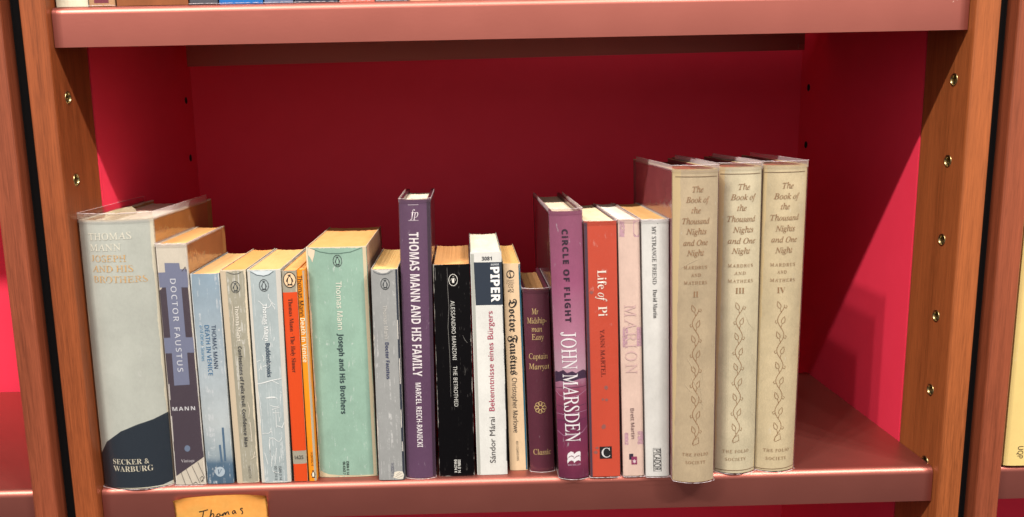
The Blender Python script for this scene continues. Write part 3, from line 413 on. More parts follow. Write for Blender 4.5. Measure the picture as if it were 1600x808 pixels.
    ('MACMILLAN', 'SU', 0.2843, 12.25, 0.724, 12.77, 1.36, (215, 190, 210), 'publisher_name', {})],
  'p': [([(0.0, 91.05), (0.0144, 92.69), (0.1102, 92.01), (0.2501, 94.04), (0.3665, 91.51), (0.5316, 93.11), (0.6549, 91.28), (0.7636, 92.59), (0.897, 93.64), (1.0, 91.96), (1.0, 85.96), (0.756, 86.11), (0.4379, 83.95), (0.1391, 84.5), (0.0, 82.86)], (62, 40, 66), 'tree_line', 0.8, {}), ([(0.2804, 20.29), (0.3077, 22.31), (0.4035, 24.25), (0.4869, 23.58), (0.5018, 21.9), (0.5942, 23.73), (0.6931, 24.18), (0.7251, 23.05), (0.7208, 19.42), (0.6668, 20.62), (0.5789, 20.12), (0.5015, 18.25), (0.4887, 19.94), (0.42, 20.73), (0.3351, 19.56), (0.287, 17.49)], (238, 234, 238), 'publisher_emblem', 2, {}), ([(0.2748, 16.0), (0.3022, 18.04), (0.3981, 19.98), (0.4816, 19.33), (0.4965, 17.64), (0.589, 19.48), (0.6881, 19.94), (0.72, 18.81), (0.7157, 15.17), (0.6617, 16.37), (0.5737, 15.86), (0.4962, 13.99), (0.4834, 15.68), (0.4146, 16.46), (0.3296, 15.28), (0.2815, 13.2)], (238, 234, 238), 'publisher_emblem', 2, {})],
  'o': [],
  's': [([[(0.0, 75.75), (0.122, 71.88), (0.4214, 70.87), (0.7399, 72.54), (1.0, 76.13)], [(0.0017, 41.42), (0.1756, 37.83), (0.5046, 37.79), (0.8126, 40.24), (1.0, 45.19)], [(0.0, 56.44), (0.2396, 55.78), (0.6139, 57.54), (0.9943, 58.56)]], 0.36, (190, 150, 180), 'ripples', 1.2), ([[(0.0, 63.64), (0.3089, 62.54), (1.0, 64.04)], [(0.0, 50.9), (0.3955, 50.53), (1.0, 51.86)], [(0.0, 78.48), (0.4317, 79.06), (0.9947, 79.46)]], 0.83, (90, 38, 70), 'ripples', 1.1)],
 },
 'pi': {
  'g': (407.7, 24.94, 25.84, -5.92, -0.68, 214.76, 130, 0.9, 6),
  't': [('Life', 'S', 0.5135, 175.66, 0.5173, 160.15, 7.04, (240, 228, 215), 'title', {}),
    ('of', 'SI', 0.5191, 157.26, 0.5193, 149.9, 7.04, (240, 228, 215), 'title', {}),
    ('Pi', 'S', 0.5203, 145.94, 0.5219, 137.74, 7.04, (240, 228, 215), 'title', {}),
    ('YANN MARTEL', 'SU', 0.4892, 127.13, 0.5046, 86.99, 3.44, (110, 30, 22), 'author_name', {}),
    ('C', 'SU', 0.3885, 21.36, 0.676, 21.44, 8.09, (225, 225, 225), 'publisher_emblem', {'lift': 2})],
  'p': [([(0.0, 214.1), (0.0996, 214.22), (0.0789, 0.4), (0.0024, 0.04)], (78, 58, 72), 'spine_panel', 0.9, {}), ([(0.325, 26.62), (0.7286, 26.74), (0.7319, 16.05), (0.3243, 15.94)], (32, 32, 32), 'publisher_emblem', 1.2, {}), ([(0.2485, 157.43), (0.2157, 156.5), (0.1862, 155.77), (0.1518, 156.39), (0.1202, 156.88), (0.1298, 157.86), (0.145, 158.79), (0.1911, 158.56), (0.2444, 158.16)], (150, 92, 86), 'stain', 0.7, {}), ([(0.6413, 77.36), (0.6316, 76.55), (0.5935, 75.51), (0.546, 76.38), (0.5193, 76.7), (0.5177, 78.22), (0.5511, 79.12), (0.5943, 79.36), (0.6474, 78.28)], (150, 92, 86), 'stain', 0.7, {}), ([(0.553, 43.78), (0.5176, 42.37), (0.4801, 42.05), (0.4278, 41.82), (0.4026, 43.4), (0.4157, 44.68), (0.4333, 45.44), (0.4836, 46.21), (0.5433, 45.28)], (150, 92, 86), 'stain', 0.7, {}), ([(0.2984, 25.52), (0.284, 24.63), (0.2523, 24.55), (0.2182, 24.77), (0.1871, 25.13), (0.1864, 25.99), (0.2111, 26.3), (0.2563, 26.8), (0.2905, 26.13)], (150, 92, 86), 'stain', 0.7, {}), ([(0.2668, 21.61), (0.2334, 20.51), (0.1948, 20.13), (0.1594, 20.58), (0.1119, 21.25), (0.1317, 22.33), (0.1509, 22.76), (0.1976, 23.48), (0.2318, 22.8)], (150, 92, 86), 'stain', 0.7, {}), ([(0.6471, 66.94), (0.6221, 66.11), (0.5991, 65.69), (0.5581, 66.04), (0.5325, 66.7), (0.5376, 67.56), (0.5746, 68.25), (0.6013, 68.2), (0.6313, 67.79)], (150, 92, 86), 'stain', 0.7, {}), ([(0.5184, 67.57), (0.5015, 67.11), (0.476, 66.49), (0.4428, 66.63), (0.4291, 67.26), (0.4317, 67.96), (0.4485, 68.53), (0.4772, 68.36), (0.493, 68.1)], (150, 92, 86), 'stain', 0.7, {})],
  'o': [],
  's': [],
 },
 'marion': {
  'g': (435.32, 17.33, 17.08, -6.5, -0.72, 215.59, 130, 0.9, 6),
  't': [('MARION', 'SU', 0.4753, 146.74, 0.4853, 88.86, 9.14, (214, 180, 176), 'title', {'sp': 1.25}),
    ('Brett Martin', 'N', 0.4767, 59.28, 0.4996, 32.88, 3.13, (95, 62, 72), 'author_name', {})],
  'p': [([(0.0676, 214.76), (0.1006, 214.52), (0.1345, 214.66), (0.1684, 214.46), (0.2028, 214.43), (0.2379, 214.88), (0.2726, 214.91), (0.3065, 214.23), (0.2886, 213.73), (0.2855, 212.17), (0.3198, 210.59), (0.2929, 209.03), (0.3084, 207.46), (0.2894, 205.9), (0.2953, 204.33), (0.2702, 202.77), (0.2916, 201.84), (0.2566, 201.61), (0.2223, 201.98), (0.1874, 201.76), (0.1532, 201.84), (0.1198, 202.47), (0.0853, 201.75), (0.0524, 201.91), (0.0501, 202.79), (0.0475, 204.36), (0.0633, 205.94), (0.0586, 207.5), (0.0646, 209.07), (0.0691, 210.64), (0.0682, 212.2), (0.0735, 213.77)], (192, 152, 166), 'lace_mark', 0.7, {'lace': 1}), ([(0.7084, 214.94), (0.7463, 214.59), (0.785, 214.87), (0.8231, 214.45), (0.8621, 214.47), (0.9023, 215.08), (0.9427, 215.01), (0.9844, 214.89), (1.0, 213.83), (0.9713, 212.28), (0.9795, 210.67), (0.9605, 209.1), (0.9694, 207.49), (0.9611, 205.9), (0.9574, 204.3), (0.9678, 202.69), (0.9688, 201.8), (0.9271, 201.52), (0.8872, 201.79), (0.8476, 201.56), (0.8088, 201.66), (0.7701, 201.54), (0.732, 201.89), (0.6942, 202.42), (0.7012, 202.88), (0.7049, 204.48), (0.7056, 206.08), (0.7014, 207.68), (0.7058, 209.27), (0.6986, 210.87), (0.7115, 212.46), (0.7087, 214.06)], (192, 152, 166), 'lace_mark', 0.7, {'lace': 1}), ([(0.1146, 127.92), (0.1485, 128.12), (0.1817, 127.44), (0.2157, 127.32), (0.2509, 128.08), (0.2846, 127.46), (0.3195, 127.78), (0.3542, 127.98), (0.3367, 126.66), (0.3572, 124.58), (0.3599, 122.51), (0.3174, 120.46), (0.3426, 118.37), (0.3126, 116.31), (0.3428, 114.22), (0.3216, 112.14), (0.3342, 110.69), (0.2995, 110.6), (0.2655, 111.12), (0.2304, 110.6), (0.1969, 111.35), (0.163, 111.6), (0.1285, 111.04), (0.0956, 111.64), (0.091, 112.17), (0.0971, 114.26), (0.103, 116.34), (0.0975, 118.41), (0.0979, 120.49), (0.1148, 122.57), (0.1075, 124.64), (0.1212, 126.71)], (192, 152, 166), 'lace_mark', 0.7, {'lace': 1}), ([(0.777, 127.7), (0.8123, 128.12), (0.8473, 128.02), (0.8827, 127.93), (0.9186, 127.78), (0.9555, 127.75), (0.9939, 127.69), (1.0, 127.6), (1.0, 126.7), (1.0, 124.71), (1.0, 122.7), (1.0, 120.69), (1.0, 118.69), (1.0, 116.68), (1.0, 114.65), (1.0, 112.64), (1.0, 111.58), (0.9757, 112.24), (0.9376, 111.89), (0.9009, 111.78), (0.8657, 112.42), (0.8297, 111.81), (0.7946, 111.82), (0.7605, 112.46), (0.7634, 112.99), (0.7626, 115.0), (0.7687, 117.01), (0.7649, 119.02), (0.7736, 121.03), (0.7763, 123.03), (0.7654, 125.04), (0.7683, 127.04)], (192, 152, 166), 'lace_mark', 0.7, {'lace': 1}), ([(0.0995, 38.12), (0.1247, 37.89), (0.1511, 38.53), (0.1768, 38.35), (0.2027, 38.23), (0.2291, 38.46), (0.2553, 38.42), (0.2816, 38.45), (0.2681, 37.63), (0.2777, 36.3), (0.2617, 34.98), (0.264, 33.65), (0.2818, 32.32), (0.2438, 31.0), (0.2688, 29.66), (0.2755, 28.33), (0.2695, 27.88), (0.2434, 27.98), (0.2164, 27.34), (0.191, 27.98), (0.165, 28.03), (0.1388, 27.75), (0.1128, 27.44), (0.0881, 28.09), (0.0852, 28.3), (0.0869, 29.64), (0.0973, 30.98), (0.0918, 32.3), (0.1007, 33.64), (0.09, 34.96), (0.0945, 36.29), (0.1016, 37.62)], (192, 152, 166), 'lace_mark', 0.7, {'lace': 1}), ([(0.7119, 38.86), (0.7541, 39.22), (0.7963, 39.4), (0.8386, 39.45), (0.8809, 39.03), (0.9247, 39.25), (0.969, 38.58), (1.0, 38.42), (0.9908, 38.07), (0.9945, 36.65), (1.0, 35.22), (1.0, 33.83), (1.0, 32.43), (0.9918, 31.07), (0.9783, 29.72), (0.9857, 28.29), (1.0, 27.19), (0.9572, 27.95), (0.9125, 27.99), (0.8691, 27.98), (0.8265, 28.03), (0.7843, 28.08), (0.7417, 27.53), (0.7008, 28.41), (0.692, 28.73), (0.7108, 30.12), (0.7112, 31.52), (0.7146, 32.92), (0.7059, 34.32), (0.7169, 35.71), (0.718, 37.11), (0.7064, 38.51)], (192, 152, 166), 'lace_mark', 0.7, {'lace': 1}), ([(0.2911, 19.79), (0.4913, 19.81), (0.4918, 14.62), (0.2914, 14.6)], (52, 42, 62), 'publisher_emblem', 1.2, {}), ([(0.396, 17.21), (0.6674, 17.25), (0.6692, 10.3), (0.3944, 10.26)], (142, 52, 92), 'publisher_emblem', 1.5, {})],
  'o': [],
  's': [([[(0.6167, 12.17), (0.4561, 13.87)], [(0.5367, 11.33), (0.536, 14.72)], [(0.4564, 12.18), (0.6163, 13.87)]], 0.57, (238, 220, 226), 'publisher_emblem', 2)],
 },
 'friend': {
  'g': (453.85, 19.19, 21.52, -6.74, -2.95, 215.45, 130, 0.9, 6),
  't': [('MY STRANGE FRIEND', 'SU', 0.4447, 210.09, 0.4507, 163.53, 3.23, (40, 40, 42), 'title', {}),
    ('David Martin', 'S', 0.4584, 159.14, 0.4669, 135.67, 3.33, (50, 50, 52), 'author_name', {}),
    ('PICADOR', 'N', 0.4808, 24.02, 0.4912, 5.72, 5.47, (30, 30, 32), 'publisher_name', {})],
  'p': [],
  'o': [],
  's': [([[(0.3147, 24.94), (0.6368, 24.94), (0.6545, 4.79), (0.327, 4.73), (0.3147, 24.94)]], 0.42, (40, 40, 42), 'rule', 2), ([[(0.5731, 212.42), (0.5871, 212.11)]], 0.68, (70, 70, 70), 'stain', 2)],
 },
 'folio2': {
  'g': (474.24, 33.17, 35.33, -5.22, -11.45, 255.06, 155, 5.5, 2.2),
  't': [('The', 'SI', 0.3971, 239.78, 0.6367, 239.83, 4.41, (150, 112, 76), 'title', {}),
    ('Book of', 'SI', 0.2616, 231.76, 0.7834, 231.8, 4.41, (150, 112, 76), 'title', {}),
    ('the', 'SI', 0.3796, 223.47, 0.5836, 223.58, 4.41, (150, 112, 76), 'title', {}),
    ('Thousand', 'SI', 0.1876, 215.2, 0.7905, 215.26, 4.41, (150, 112, 76), 'title', {}),
    ('Nights', 'SI', 0.2672, 207.0, 0.7235, 207.15, 4.41, (150, 112, 76), 'title', {}),
    ('and One', 'SI', 0.2085, 198.15, 0.7581, 198.52, 4.41, (150, 112, 76), 'title', {}),
    ('Night', 'SI', 0.2827, 190.13, 0.6684, 190.39, 4.41, (150, 112, 76), 'title', {}),
    ('MARDRUS', 'SU', 0.2169, 178.64, 0.7425, 178.81, 2.56, (150, 112, 76), 'author_name', {'sp': 1.3}),
    ('AND', 'SU', 0.3748, 172.64, 0.599, 172.73, 2.56, (150, 112, 76), 'author_name', {'sp': 1.3}),
    ('MATHERS', 'SU', 0.2247, 166.39, 0.7474, 166.53, 2.56, (150, 112, 76), 'author_name', {'sp': 1.3}),
    ('II', 'S', 0.4274, 157.27, 0.544, 157.28, 4.61, (150, 112, 76), 'number', {}),
    ('THE FOLIO', 'SU', 0.2002, 24.0, 0.835, 24.05, 2.56, (150, 112, 76), 'publisher_name', {'sp': 1.3}),
    ('SOCIETY', 'SU', 0.2761, 17.21, 0.7673, 17.29, 2.56, (150, 112, 76), 'publisher_name', {'sp': 1.3})],
  'p': [],
  'o': [],
  's': [([[(0.5651, 145.81), (0.5632, 144.89), (0.5571, 143.98), (0.5472, 143.08), (0.5341, 142.17), (0.5185, 141.27), (0.5014, 140.36), (0.4836, 139.45), (0.4662, 138.55), (0.4502, 137.63), (0.4364, 136.72), (0.4256, 135.8), (0.4183, 134.87), (0.4151, 133.95), (0.4159, 133.03), (0.4209, 132.1), (0.4298, 131.17), (0.4421, 130.24), (0.4572, 129.31), (0.4743, 128.38), (0.4925, 127.44), (0.5108, 126.49), (0.5281, 125.55), (0.5436, 124.6), (0.5564, 123.66), (0.5657, 122.72), (0.571, 121.78), (0.572, 120.85), (0.5686, 119.92), (0.5611, 119.0), (0.5499, 118.08), (0.5357, 117.17), (0.5193, 116.26), (0.5016, 115.34), (0.4836, 114.42), (0.4663, 113.5), (0.4507, 112.57), (0.4376, 111.64), (0.4278, 110.71), (0.4218, 109.78), (0.4199, 108.84), (0.4222, 107.9), (0.4286, 106.97), (0.4388, 106.03), (0.4523, 105.08), (0.4684, 104.14), (0.4862, 103.19), (0.5048, 102.23), (0.5232, 101.28), (0.5402, 100.32), (0.5551, 99.36), (0.567, 98.4), (0.5751, 97.44), (0.5791, 96.5), (0.5786, 95.55), (0.5738, 94.62), (0.5648, 93.69), (0.5524, 92.76), (0.5371, 91.84), (0.5199, 90.91), (0.5017, 89.99), (0.4836, 89.06), (0.4665, 88.12), (0.4515, 87.18), (0.4393, 86.24), (0.4306, 85.29), (0.4258, 84.35), (0.4253, 83.4), (0.429, 82.45), (0.4369, 81.5), (0.4484, 80.55), (0.4631, 79.59), (0.4801, 78.63), (0.4986, 77.66), (0.5174, 76.69), (0.5357, 75.72), (0.5524, 74.75), (0.5666, 73.77), (0.5775, 72.8), (0.5844, 71.83), (0.5869, 70.88), (0.5849, 69.92), (0.5786, 68.98), (0.5683, 68.04), (0.5546, 67.11), (0.5383, 66.17), (0.5204, 65.24), (0.5019, 64.3), (0.4837, 63.35), (0.467, 62.41), (0.4526, 61.46), (0.4414, 60.5), (0.4338, 59.54), (0.4304, 58.58), (0.4313, 57.62), (0.4366, 56.66), (0.4458, 55.69), (0.4587, 54.73), (0.4745, 53.76), (0.4923, 52.78), (0.5113, 51.8), (0.5304, 50.81), (0.5485, 49.82), (0.5647, 48.83), (0.5781, 47.84), (0.5878, 46.86), (0.5934, 45.88), (0.5944, 44.91), (0.5909, 43.95), (0.5831, 43.0), (0.5714, 42.05), (0.5565, 41.11), (0.5393, 40.16), (0.5208, 39.22), (0.5021, 38.27), (0.484, 37.31), (0.4678, 36.35), (0.4541, 35.38), (0.4439, 34.41), (0.4376, 33.44), (0.4356, 32.47)], [(0.4897, 139.18), (0.4805, 140.74), (0.4624, 142.83)], [(0.5567, 143.78), (0.6006, 142.94), (0.6229, 144.45), (0.5982, 145.53)], [(0.4927, 126.85), (0.5012, 128.41), (0.5185, 130.48)], [(0.424, 131.59), (0.3823, 130.8), (0.3605, 132.36), (0.3832, 133.41)], [(0.4957, 114.45), (0.4864, 116.03), (0.468, 118.14)], [(0.5636, 119.1), (0.6082, 118.24), (0.6309, 119.77), (0.6058, 120.87)], [(0.4988, 101.96), (0.5074, 103.54), (0.5249, 105.64)], [(0.4291, 106.76), (0.3868, 105.96), (0.3648, 107.54), (0.3878, 108.6)], [(0.5019, 89.39), (0.4924, 91.0), (0.4738, 93.14)], [(0.5708, 94.1), (0.616, 93.22), (0.6391, 94.76), (0.6136, 95.88)], [(0.505, 76.74), (0.5138, 78.34), (0.5316, 80.47)], [(0.4344, 81.6), (0.3915, 80.8), (0.3691, 82.39), (0.3924, 83.47)], [(0.5082, 64.01), (0.4986, 65.64), (0.4797, 67.81)], [(0.5781, 68.77), (0.6241, 67.86), (0.6476, 69.42), (0.6217, 70.56)], [(0.5114, 51.19), (0.5203, 52.81), (0.5384, 54.96)], [(0.4398, 56.12), (0.3962, 55.3), (0.3736, 56.91), (0.3972, 58.01)], [(0.5147, 38.29), (0.505, 39.94), (0.4858, 42.14)], [(0.5857, 43.1), (0.6324, 42.17), (0.6563, 43.73), (0.6299, 44.9)], [(0.4534, 35.75), (0.5774, 38.9), (0.5948, 33.94), (0.4542, 31.92), (0.4534, 35.75)], [(0.4624, 142.83), (0.4799, 144.26), (0.4744, 145.82), (0.4432, 147.32), (0.4004, 148.8), (0.3947, 146.69), (0.3984, 144.85), (0.4226, 143.54), (0.4624, 142.83)], [(0.5185, 130.48), (0.5591, 131.14), (0.5839, 132.42), (0.587, 134.27), (0.5798, 136.4), (0.5359, 134.98), (0.5049, 133.51), (0.5001, 131.95), (0.5185, 130.48)], [(0.468, 118.14), (0.4857, 119.6), (0.4802, 121.17), (0.4486, 122.7), (0.4052, 124.19), (0.3993, 122.06), (0.4031, 120.19), (0.4277, 118.87), (0.468, 118.14)], [(0.5249, 105.64), (0.5662, 106.3), (0.5913, 107.59), (0.5944, 109.46), (0.5871, 111.62), (0.5426, 110.19), (0.5111, 108.71), (0.5062, 107.13), (0.5249, 105.64)], [(0.4738, 93.14), (0.4918, 94.61), (0.4861, 96.21), (0.4541, 97.75), (0.41, 99.26), (0.4041, 97.11), (0.408, 95.22), (0.4329, 93.88), (0.4738, 93.14)], [(0.5316, 80.47), (0.5734, 81.13), (0.599, 82.43), (0.6021, 84.33), (0.5947, 86.51), (0.5495, 85.08), (0.5175, 83.58), (0.5126, 81.98), (0.5316, 80.47)], [(0.4797, 67.81), (0.498, 69.3), (0.4922, 70.91), (0.4597, 72.48), (0.415, 74.01), (0.409, 71.83), (0.4129, 69.91), (0.4382, 68.55), (0.4797, 67.81)], [(0.5384, 54.96), (0.5809, 55.63), (0.6068, 56.94), (0.61, 58.86), (0.6025, 61.08), (0.5565, 59.63), (0.5241, 58.12), (0.5191, 56.5), (0.5384, 54.96)], [(0.4858, 42.14), (0.5043, 43.65), (0.4985, 45.29), (0.4655, 46.88), (0.4202, 48.43), (0.4141, 46.22), (0.4181, 44.27), (0.4437, 42.9), (0.4858, 42.14)]], 0.44, (150, 112, 76), 'vine_ornament', 2), ([[(0.0478, 249.46), (0.963, 249.34)]], 0.56, (120, 95, 66), 'rule', 2), ([[(0.1381, 177.49), (0.311, 181.78), (0.5219, 185.27)], [(0.3972, 89.23), (0.5812, 79.47), (0.5226, 67.74)], [(0.3079, 105.07), (0.44, 97.2)], [(0.7013, 99.42), (0.6112, 83.69), (0.6825, 61.99)], [(0.2539, 83.7), (0.3995, 77.47)]], 0.41, (208, 190, 158), 'crease', 3)],
 },
 'folio3': {
  'g': (513.34, 33.34, 34.07, -3.88, 4.72, 255.09, 155, 6.5, 2.2),
  't': [('The', 'SI', 0.412, 239.6, 0.6854, 239.6, 4.51, (148, 112, 76), 'title', {}),
    ('Book of', 'SI', 0.2428, 231.52, 0.8467, 231.44, 4.51, (148, 112, 76), 'title', {}),
    ('the', 'SI', 0.3924, 222.92, 0.6093, 223.01, 4.51, (148, 112, 76), 'title', {}),
    ('Thousand', 'SI', 0.1817, 214.16, 0.8435, 214.11, 4.51, (148, 112, 76), 'title', {}),
    ('Nights', 'SI', 0.3027, 205.56, 0.7965, 205.53, 4.51, (148, 112, 76), 'title', {}),
    ('and One', 'SI', 0.1983, 196.71, 0.8589, 196.56, 4.51, (148, 112, 76), 'title', {}),
    ('Night', 'SI', 0.2832, 188.54, 0.7232, 188.44, 4.51, (148, 112, 76), 'title', {}),
    ('MARDRUS', 'SU', 0.207, 176.49, 0.8025, 176.51, 2.62, (148, 112, 76), 'author_name', {'sp': 1.3}),
    ('AND', 'SU', 0.3484, 170.39, 0.6207, 170.47, 2.62, (148, 112, 76), 'author_name', {'sp': 1.3}),
    ('MATHERS', 'SU', 0.2125, 163.94, 0.8129, 163.91, 2.62, (148, 112, 76), 'author_name', {'sp': 1.3}),
    ('III', 'S', 0.3848, 156.1, 0.5983, 156.1, 4.72, (148, 112, 76), 'number', {}),
    ('THE FOLIO', 'SU', 0.1566, 19.2, 0.8002, 19.65, 2.62, (148, 112, 76), 'publisher_name', {'sp': 1.3}),
    ('SOCIETY', 'SU', 0.2225, 12.4, 0.7314, 12.75, 2.62, (148, 112, 76), 'publisher_name', {'sp': 1.3})],
  'p': [],
  'o': [],
  's': [([[(0.5779, 143.47), (0.5753, 142.54), (0.5684, 141.61), (0.5574, 140.68), (0.5431, 139.76), (0.5262, 138.84), (0.5078, 137.91), (0.4887, 136.99), (0.47, 136.06), (0.4529, 135.12), (0.4381, 134.18), (0.4264, 133.24), (0.4184, 132.3), (0.4146, 131.35), (0.415, 130.41), (0.4197, 129.46), (0.4283, 128.52), (0.4406, 127.57), (0.4557, 126.61), (0.473, 125.66), (0.4913, 124.7), (0.5099, 123.73), (0.5274, 122.77), (0.5431, 121.8), (0.5559, 120.83), (0.5651, 119.87), (0.5701, 118.91), (0.5706, 117.96), (0.5665, 117.01), (0.5581, 116.07), (0.5459, 115.14), (0.5306, 114.2), (0.5129, 113.27), (0.494, 112.33), (0.4749, 111.39), (0.4565, 110.45), (0.4399, 109.5), (0.426, 108.54), (0.4155, 107.58), (0.4088, 106.63), (0.4063, 105.67), (0.4082, 104.71), (0.4143, 103.75), (0.4242, 102.8), (0.4376, 101.84), (0.4536, 100.87), (0.4715, 99.9), (0.4901, 98.93), (0.5085, 97.95), (0.5257, 96.98), (0.5406, 96.0), (0.5523, 95.02), (0.5602, 94.04), (0.5637, 93.08), (0.5627, 92.11), (0.5571, 91.16), (0.5474, 90.21), (0.5339, 89.26), (0.5176, 88.31), (0.4993, 87.36), (0.4801, 86.41), (0.461, 85.45), (0.443, 84.49), (0.4271, 83.53), (0.4142, 82.56), (0.4048, 81.58), (0.3995, 80.61), (0.3985, 79.64), (0.4018, 78.67), (0.4092, 77.7), (0.4205, 76.74), (0.4349, 75.77), (0.4517, 74.79), (0.47, 73.81), (0.4888, 72.82), (0.5071, 71.83), (0.5236, 70.84), (0.5376, 69.85), (0.5482, 68.86), (0.5548, 67.88), (0.5568, 66.9), (0.5542, 65.93), (0.5472, 64.96), (0.536, 64.0), (0.5214, 63.04), (0.5043, 62.07), (0.4854, 61.11), (0.466, 60.14), (0.447, 59.17), (0.4295, 58.19), (0.4145, 57.21), (0.4026, 56.22), (0.3945, 55.23), (0.3906, 54.25), (0.391, 53.27), (0.3957, 52.29), (0.4045, 51.31), (0.417, 50.33), (0.4323, 49.35), (0.4499, 48.36), (0.4686, 47.37), (0.4874, 46.37), (0.5053, 45.37), (0.5213, 44.36), (0.5343, 43.36), (0.5436, 42.36), (0.5487, 41.36), (0.5492, 40.37), (0.5451, 39.39), (0.5366, 38.41), (0.5241, 37.44), (0.5085, 36.46), (0.4905, 35.49), (0.4712, 34.51), (0.4517, 33.52), (0.433, 32.53), (0.4162, 31.53), (0.402, 30.53), (0.3913, 29.53), (0.3845, 28.53), (0.382, 27.53)], [(0.5005, 136.7), (0.4903, 138.3), (0.4707, 140.43)], [(0.5692, 141.4), (0.6161, 140.52), (0.6394, 142.06), (0.6127, 143.18)], [(0.4968, 124.1), (0.5052, 125.69), (0.5225, 127.81)], [(0.4239, 128.94), (0.3812, 128.13), (0.3584, 129.72), (0.3813, 130.79)], [(0.4931, 111.42), (0.4829, 113.04), (0.4632, 115.2)], [(0.5623, 116.17), (0.6094, 115.29), (0.6328, 116.84), (0.606, 117.98)], [(0.4894, 98.65), (0.4978, 100.27), (0.5152, 102.41)], [(0.4161, 103.54), (0.3732, 102.71), (0.3502, 104.31), (0.3732, 105.41)], [(0.4856, 85.8), (0.4753, 87.44), (0.4555, 89.63)], [(0.5552, 90.62), (0.6025, 89.72), (0.6261, 91.3), (0.5991, 92.45)], [(0.4818, 72.87), (0.4903, 74.51), (0.5079, 76.68)], [(0.4081, 77.81), (0.365, 76.96), (0.342, 78.57), (0.3651, 79.7)], [(0.478, 59.85), (0.4677, 61.51), (0.4477, 63.72)], [(0.548, 64.74), (0.5956, 63.83), (0.6193, 65.42), (0.5922, 66.59)], [(0.4742, 46.75), (0.4827, 48.41), (0.5004, 50.61)], [(0.4001, 51.74), (0.3567, 50.86), (0.3336, 52.49), (0.3568, 53.64)], [(0.4703, 33.56), (0.4599, 35.24), (0.4398, 37.48)], [(0.5408, 38.51), (0.5886, 37.59), (0.6124, 39.2), (0.5852, 40.39)], [(0.3986, 30.91), (0.5225, 34.23), (0.5417, 29.16), (0.4007, 26.98), (0.3986, 30.91)], [(0.4707, 140.43), (0.4885, 141.9), (0.4822, 143.49), (0.4492, 145.03), (0.4042, 146.54), (0.399, 144.39), (0.4035, 142.5), (0.4291, 141.17), (0.4707, 140.43)], [(0.5225, 127.81), (0.5648, 128.48), (0.5905, 129.78), (0.5931, 131.68), (0.5848, 133.85), (0.5392, 132.41), (0.5072, 130.91), (0.5028, 129.32), (0.5225, 127.81)], [(0.4632, 115.2), (0.481, 116.68), (0.4747, 118.29), (0.4415, 119.85), (0.3963, 121.37), (0.3911, 119.19), (0.3956, 117.28), (0.4213, 115.93), (0.4632, 115.2)], [(0.5152, 102.41), (0.5578, 103.09), (0.5836, 104.41), (0.5862, 106.33), (0.5779, 108.53), (0.532, 107.07), (0.4999, 105.55), (0.4954, 103.94), (0.5152, 102.41)], [(0.4555, 89.63), (0.4735, 91.14), (0.4671, 92.77), (0.4337, 94.34), (0.3883, 95.87), (0.383, 93.66), (0.3876, 91.72), (0.4134, 90.36), (0.4555, 89.63)], [(0.5079, 76.68), (0.5507, 77.37), (0.5766, 78.7), (0.5792, 80.65), (0.5709, 82.88), (0.5247, 81.4), (0.4924, 79.86), (0.4879, 78.22), (0.5079, 76.68)], [(0.4477, 63.72), (0.4658, 65.25), (0.4594, 66.91), (0.4258, 68.49), (0.3802, 70.03), (0.3749, 67.79), (0.3795, 65.83), (0.4054, 64.46), (0.4477, 63.72)], [(0.5004, 50.61), (0.5435, 51.31), (0.5696, 52.66), (0.5722, 54.63), (0.5638, 56.9), (0.5174, 55.4), (0.4848, 53.83), (0.4802, 52.17), (0.5004, 50.61)], [(0.4398, 37.48), (0.458, 39.03), (0.4516, 40.7), (0.4178, 42.3), (0.372, 43.85), (0.3666, 41.57), (0.3712, 39.59), (0.3973, 38.21), (0.4398, 37.48)]], 0.45, (148, 112, 76), 'vine_ornament', 2), ([[(0.026, 249.64), (0.9643, 249.62)], [(0.0083, 2.43), (1.0, 2.85)]], 0.58, (120, 95, 66), 'rule', 2), ([[(0.6101, 138.12), (0.7338, 128.73), (0.9279, 121.28)]], 0.37, (208, 195, 165), 'crease', 3)],
 },
 'folio4': {
  'g': (547.88, 32.45, 34.58, -1.77, 6.78, 255.61, 155, 6.5, 2.2),
  't': [('The', 'SI', 0.3821, 239.64, 0.6353, 239.7, 4.53, (148, 112, 76), 'title', {}),
    ('Book of', 'SI', 0.2043, 231.26, 0.7987, 231.31, 4.53, (148, 112, 76), 'title', {}),
    ('the', 'SI', 0.3592, 223.06, 0.5635, 223.29, 4.53, (148, 112, 76), 'title', {}),
    ('Thousand', 'SI', 0.1495, 214.07, 0.8081, 214.43, 4.53, (148, 112, 76), 'title', {}),
    ('Nights', 'SI', 0.2608, 205.46, 0.7159, 205.65, 4.53, (148, 112, 76), 'title', {}),
    ('and One', 'SI', 0.1836, 196.59, 0.7821, 196.71, 4.53, (148, 112, 76), 'title', {}),
    ('Night', 'SI', 0.2708, 187.88, 0.6737, 188.17, 4.53, (148, 112, 76), 'title', {}),
    ('MARDRUS', 'SU', 0.1757, 176.0, 0.7602, 176.23, 2.64, (148, 112, 76), 'author_name', {'sp': 1.3}),
    ('AND', 'SU', 0.3297, 170.2, 0.5524, 170.38, 2.64, (148, 112, 76), 'author_name', {'sp': 1.3}),
    ('MATHERS', 'SU', 0.1867, 163.42, 0.7709, 163.6, 2.64, (148, 112, 76), 'author_name', {'sp': 1.3}),
    ('IV', 'S', 0.3451, 155.22, 0.5397, 155.42, 4.74, (148, 112, 76), 'number', {}),
    ('THE FOLIO', 'SU', 0.1634, 18.48, 0.8213, 18.86, 2.64, (148, 112, 76), 'publisher_name', {'sp': 1.3}),
    ('SOCIETY', 'SU', 0.2262, 11.46, 0.7531, 11.67, 2.64, (148, 112, 76), 'publisher_name', {'sp': 1.3})],
  'p': [],
  'o': [],
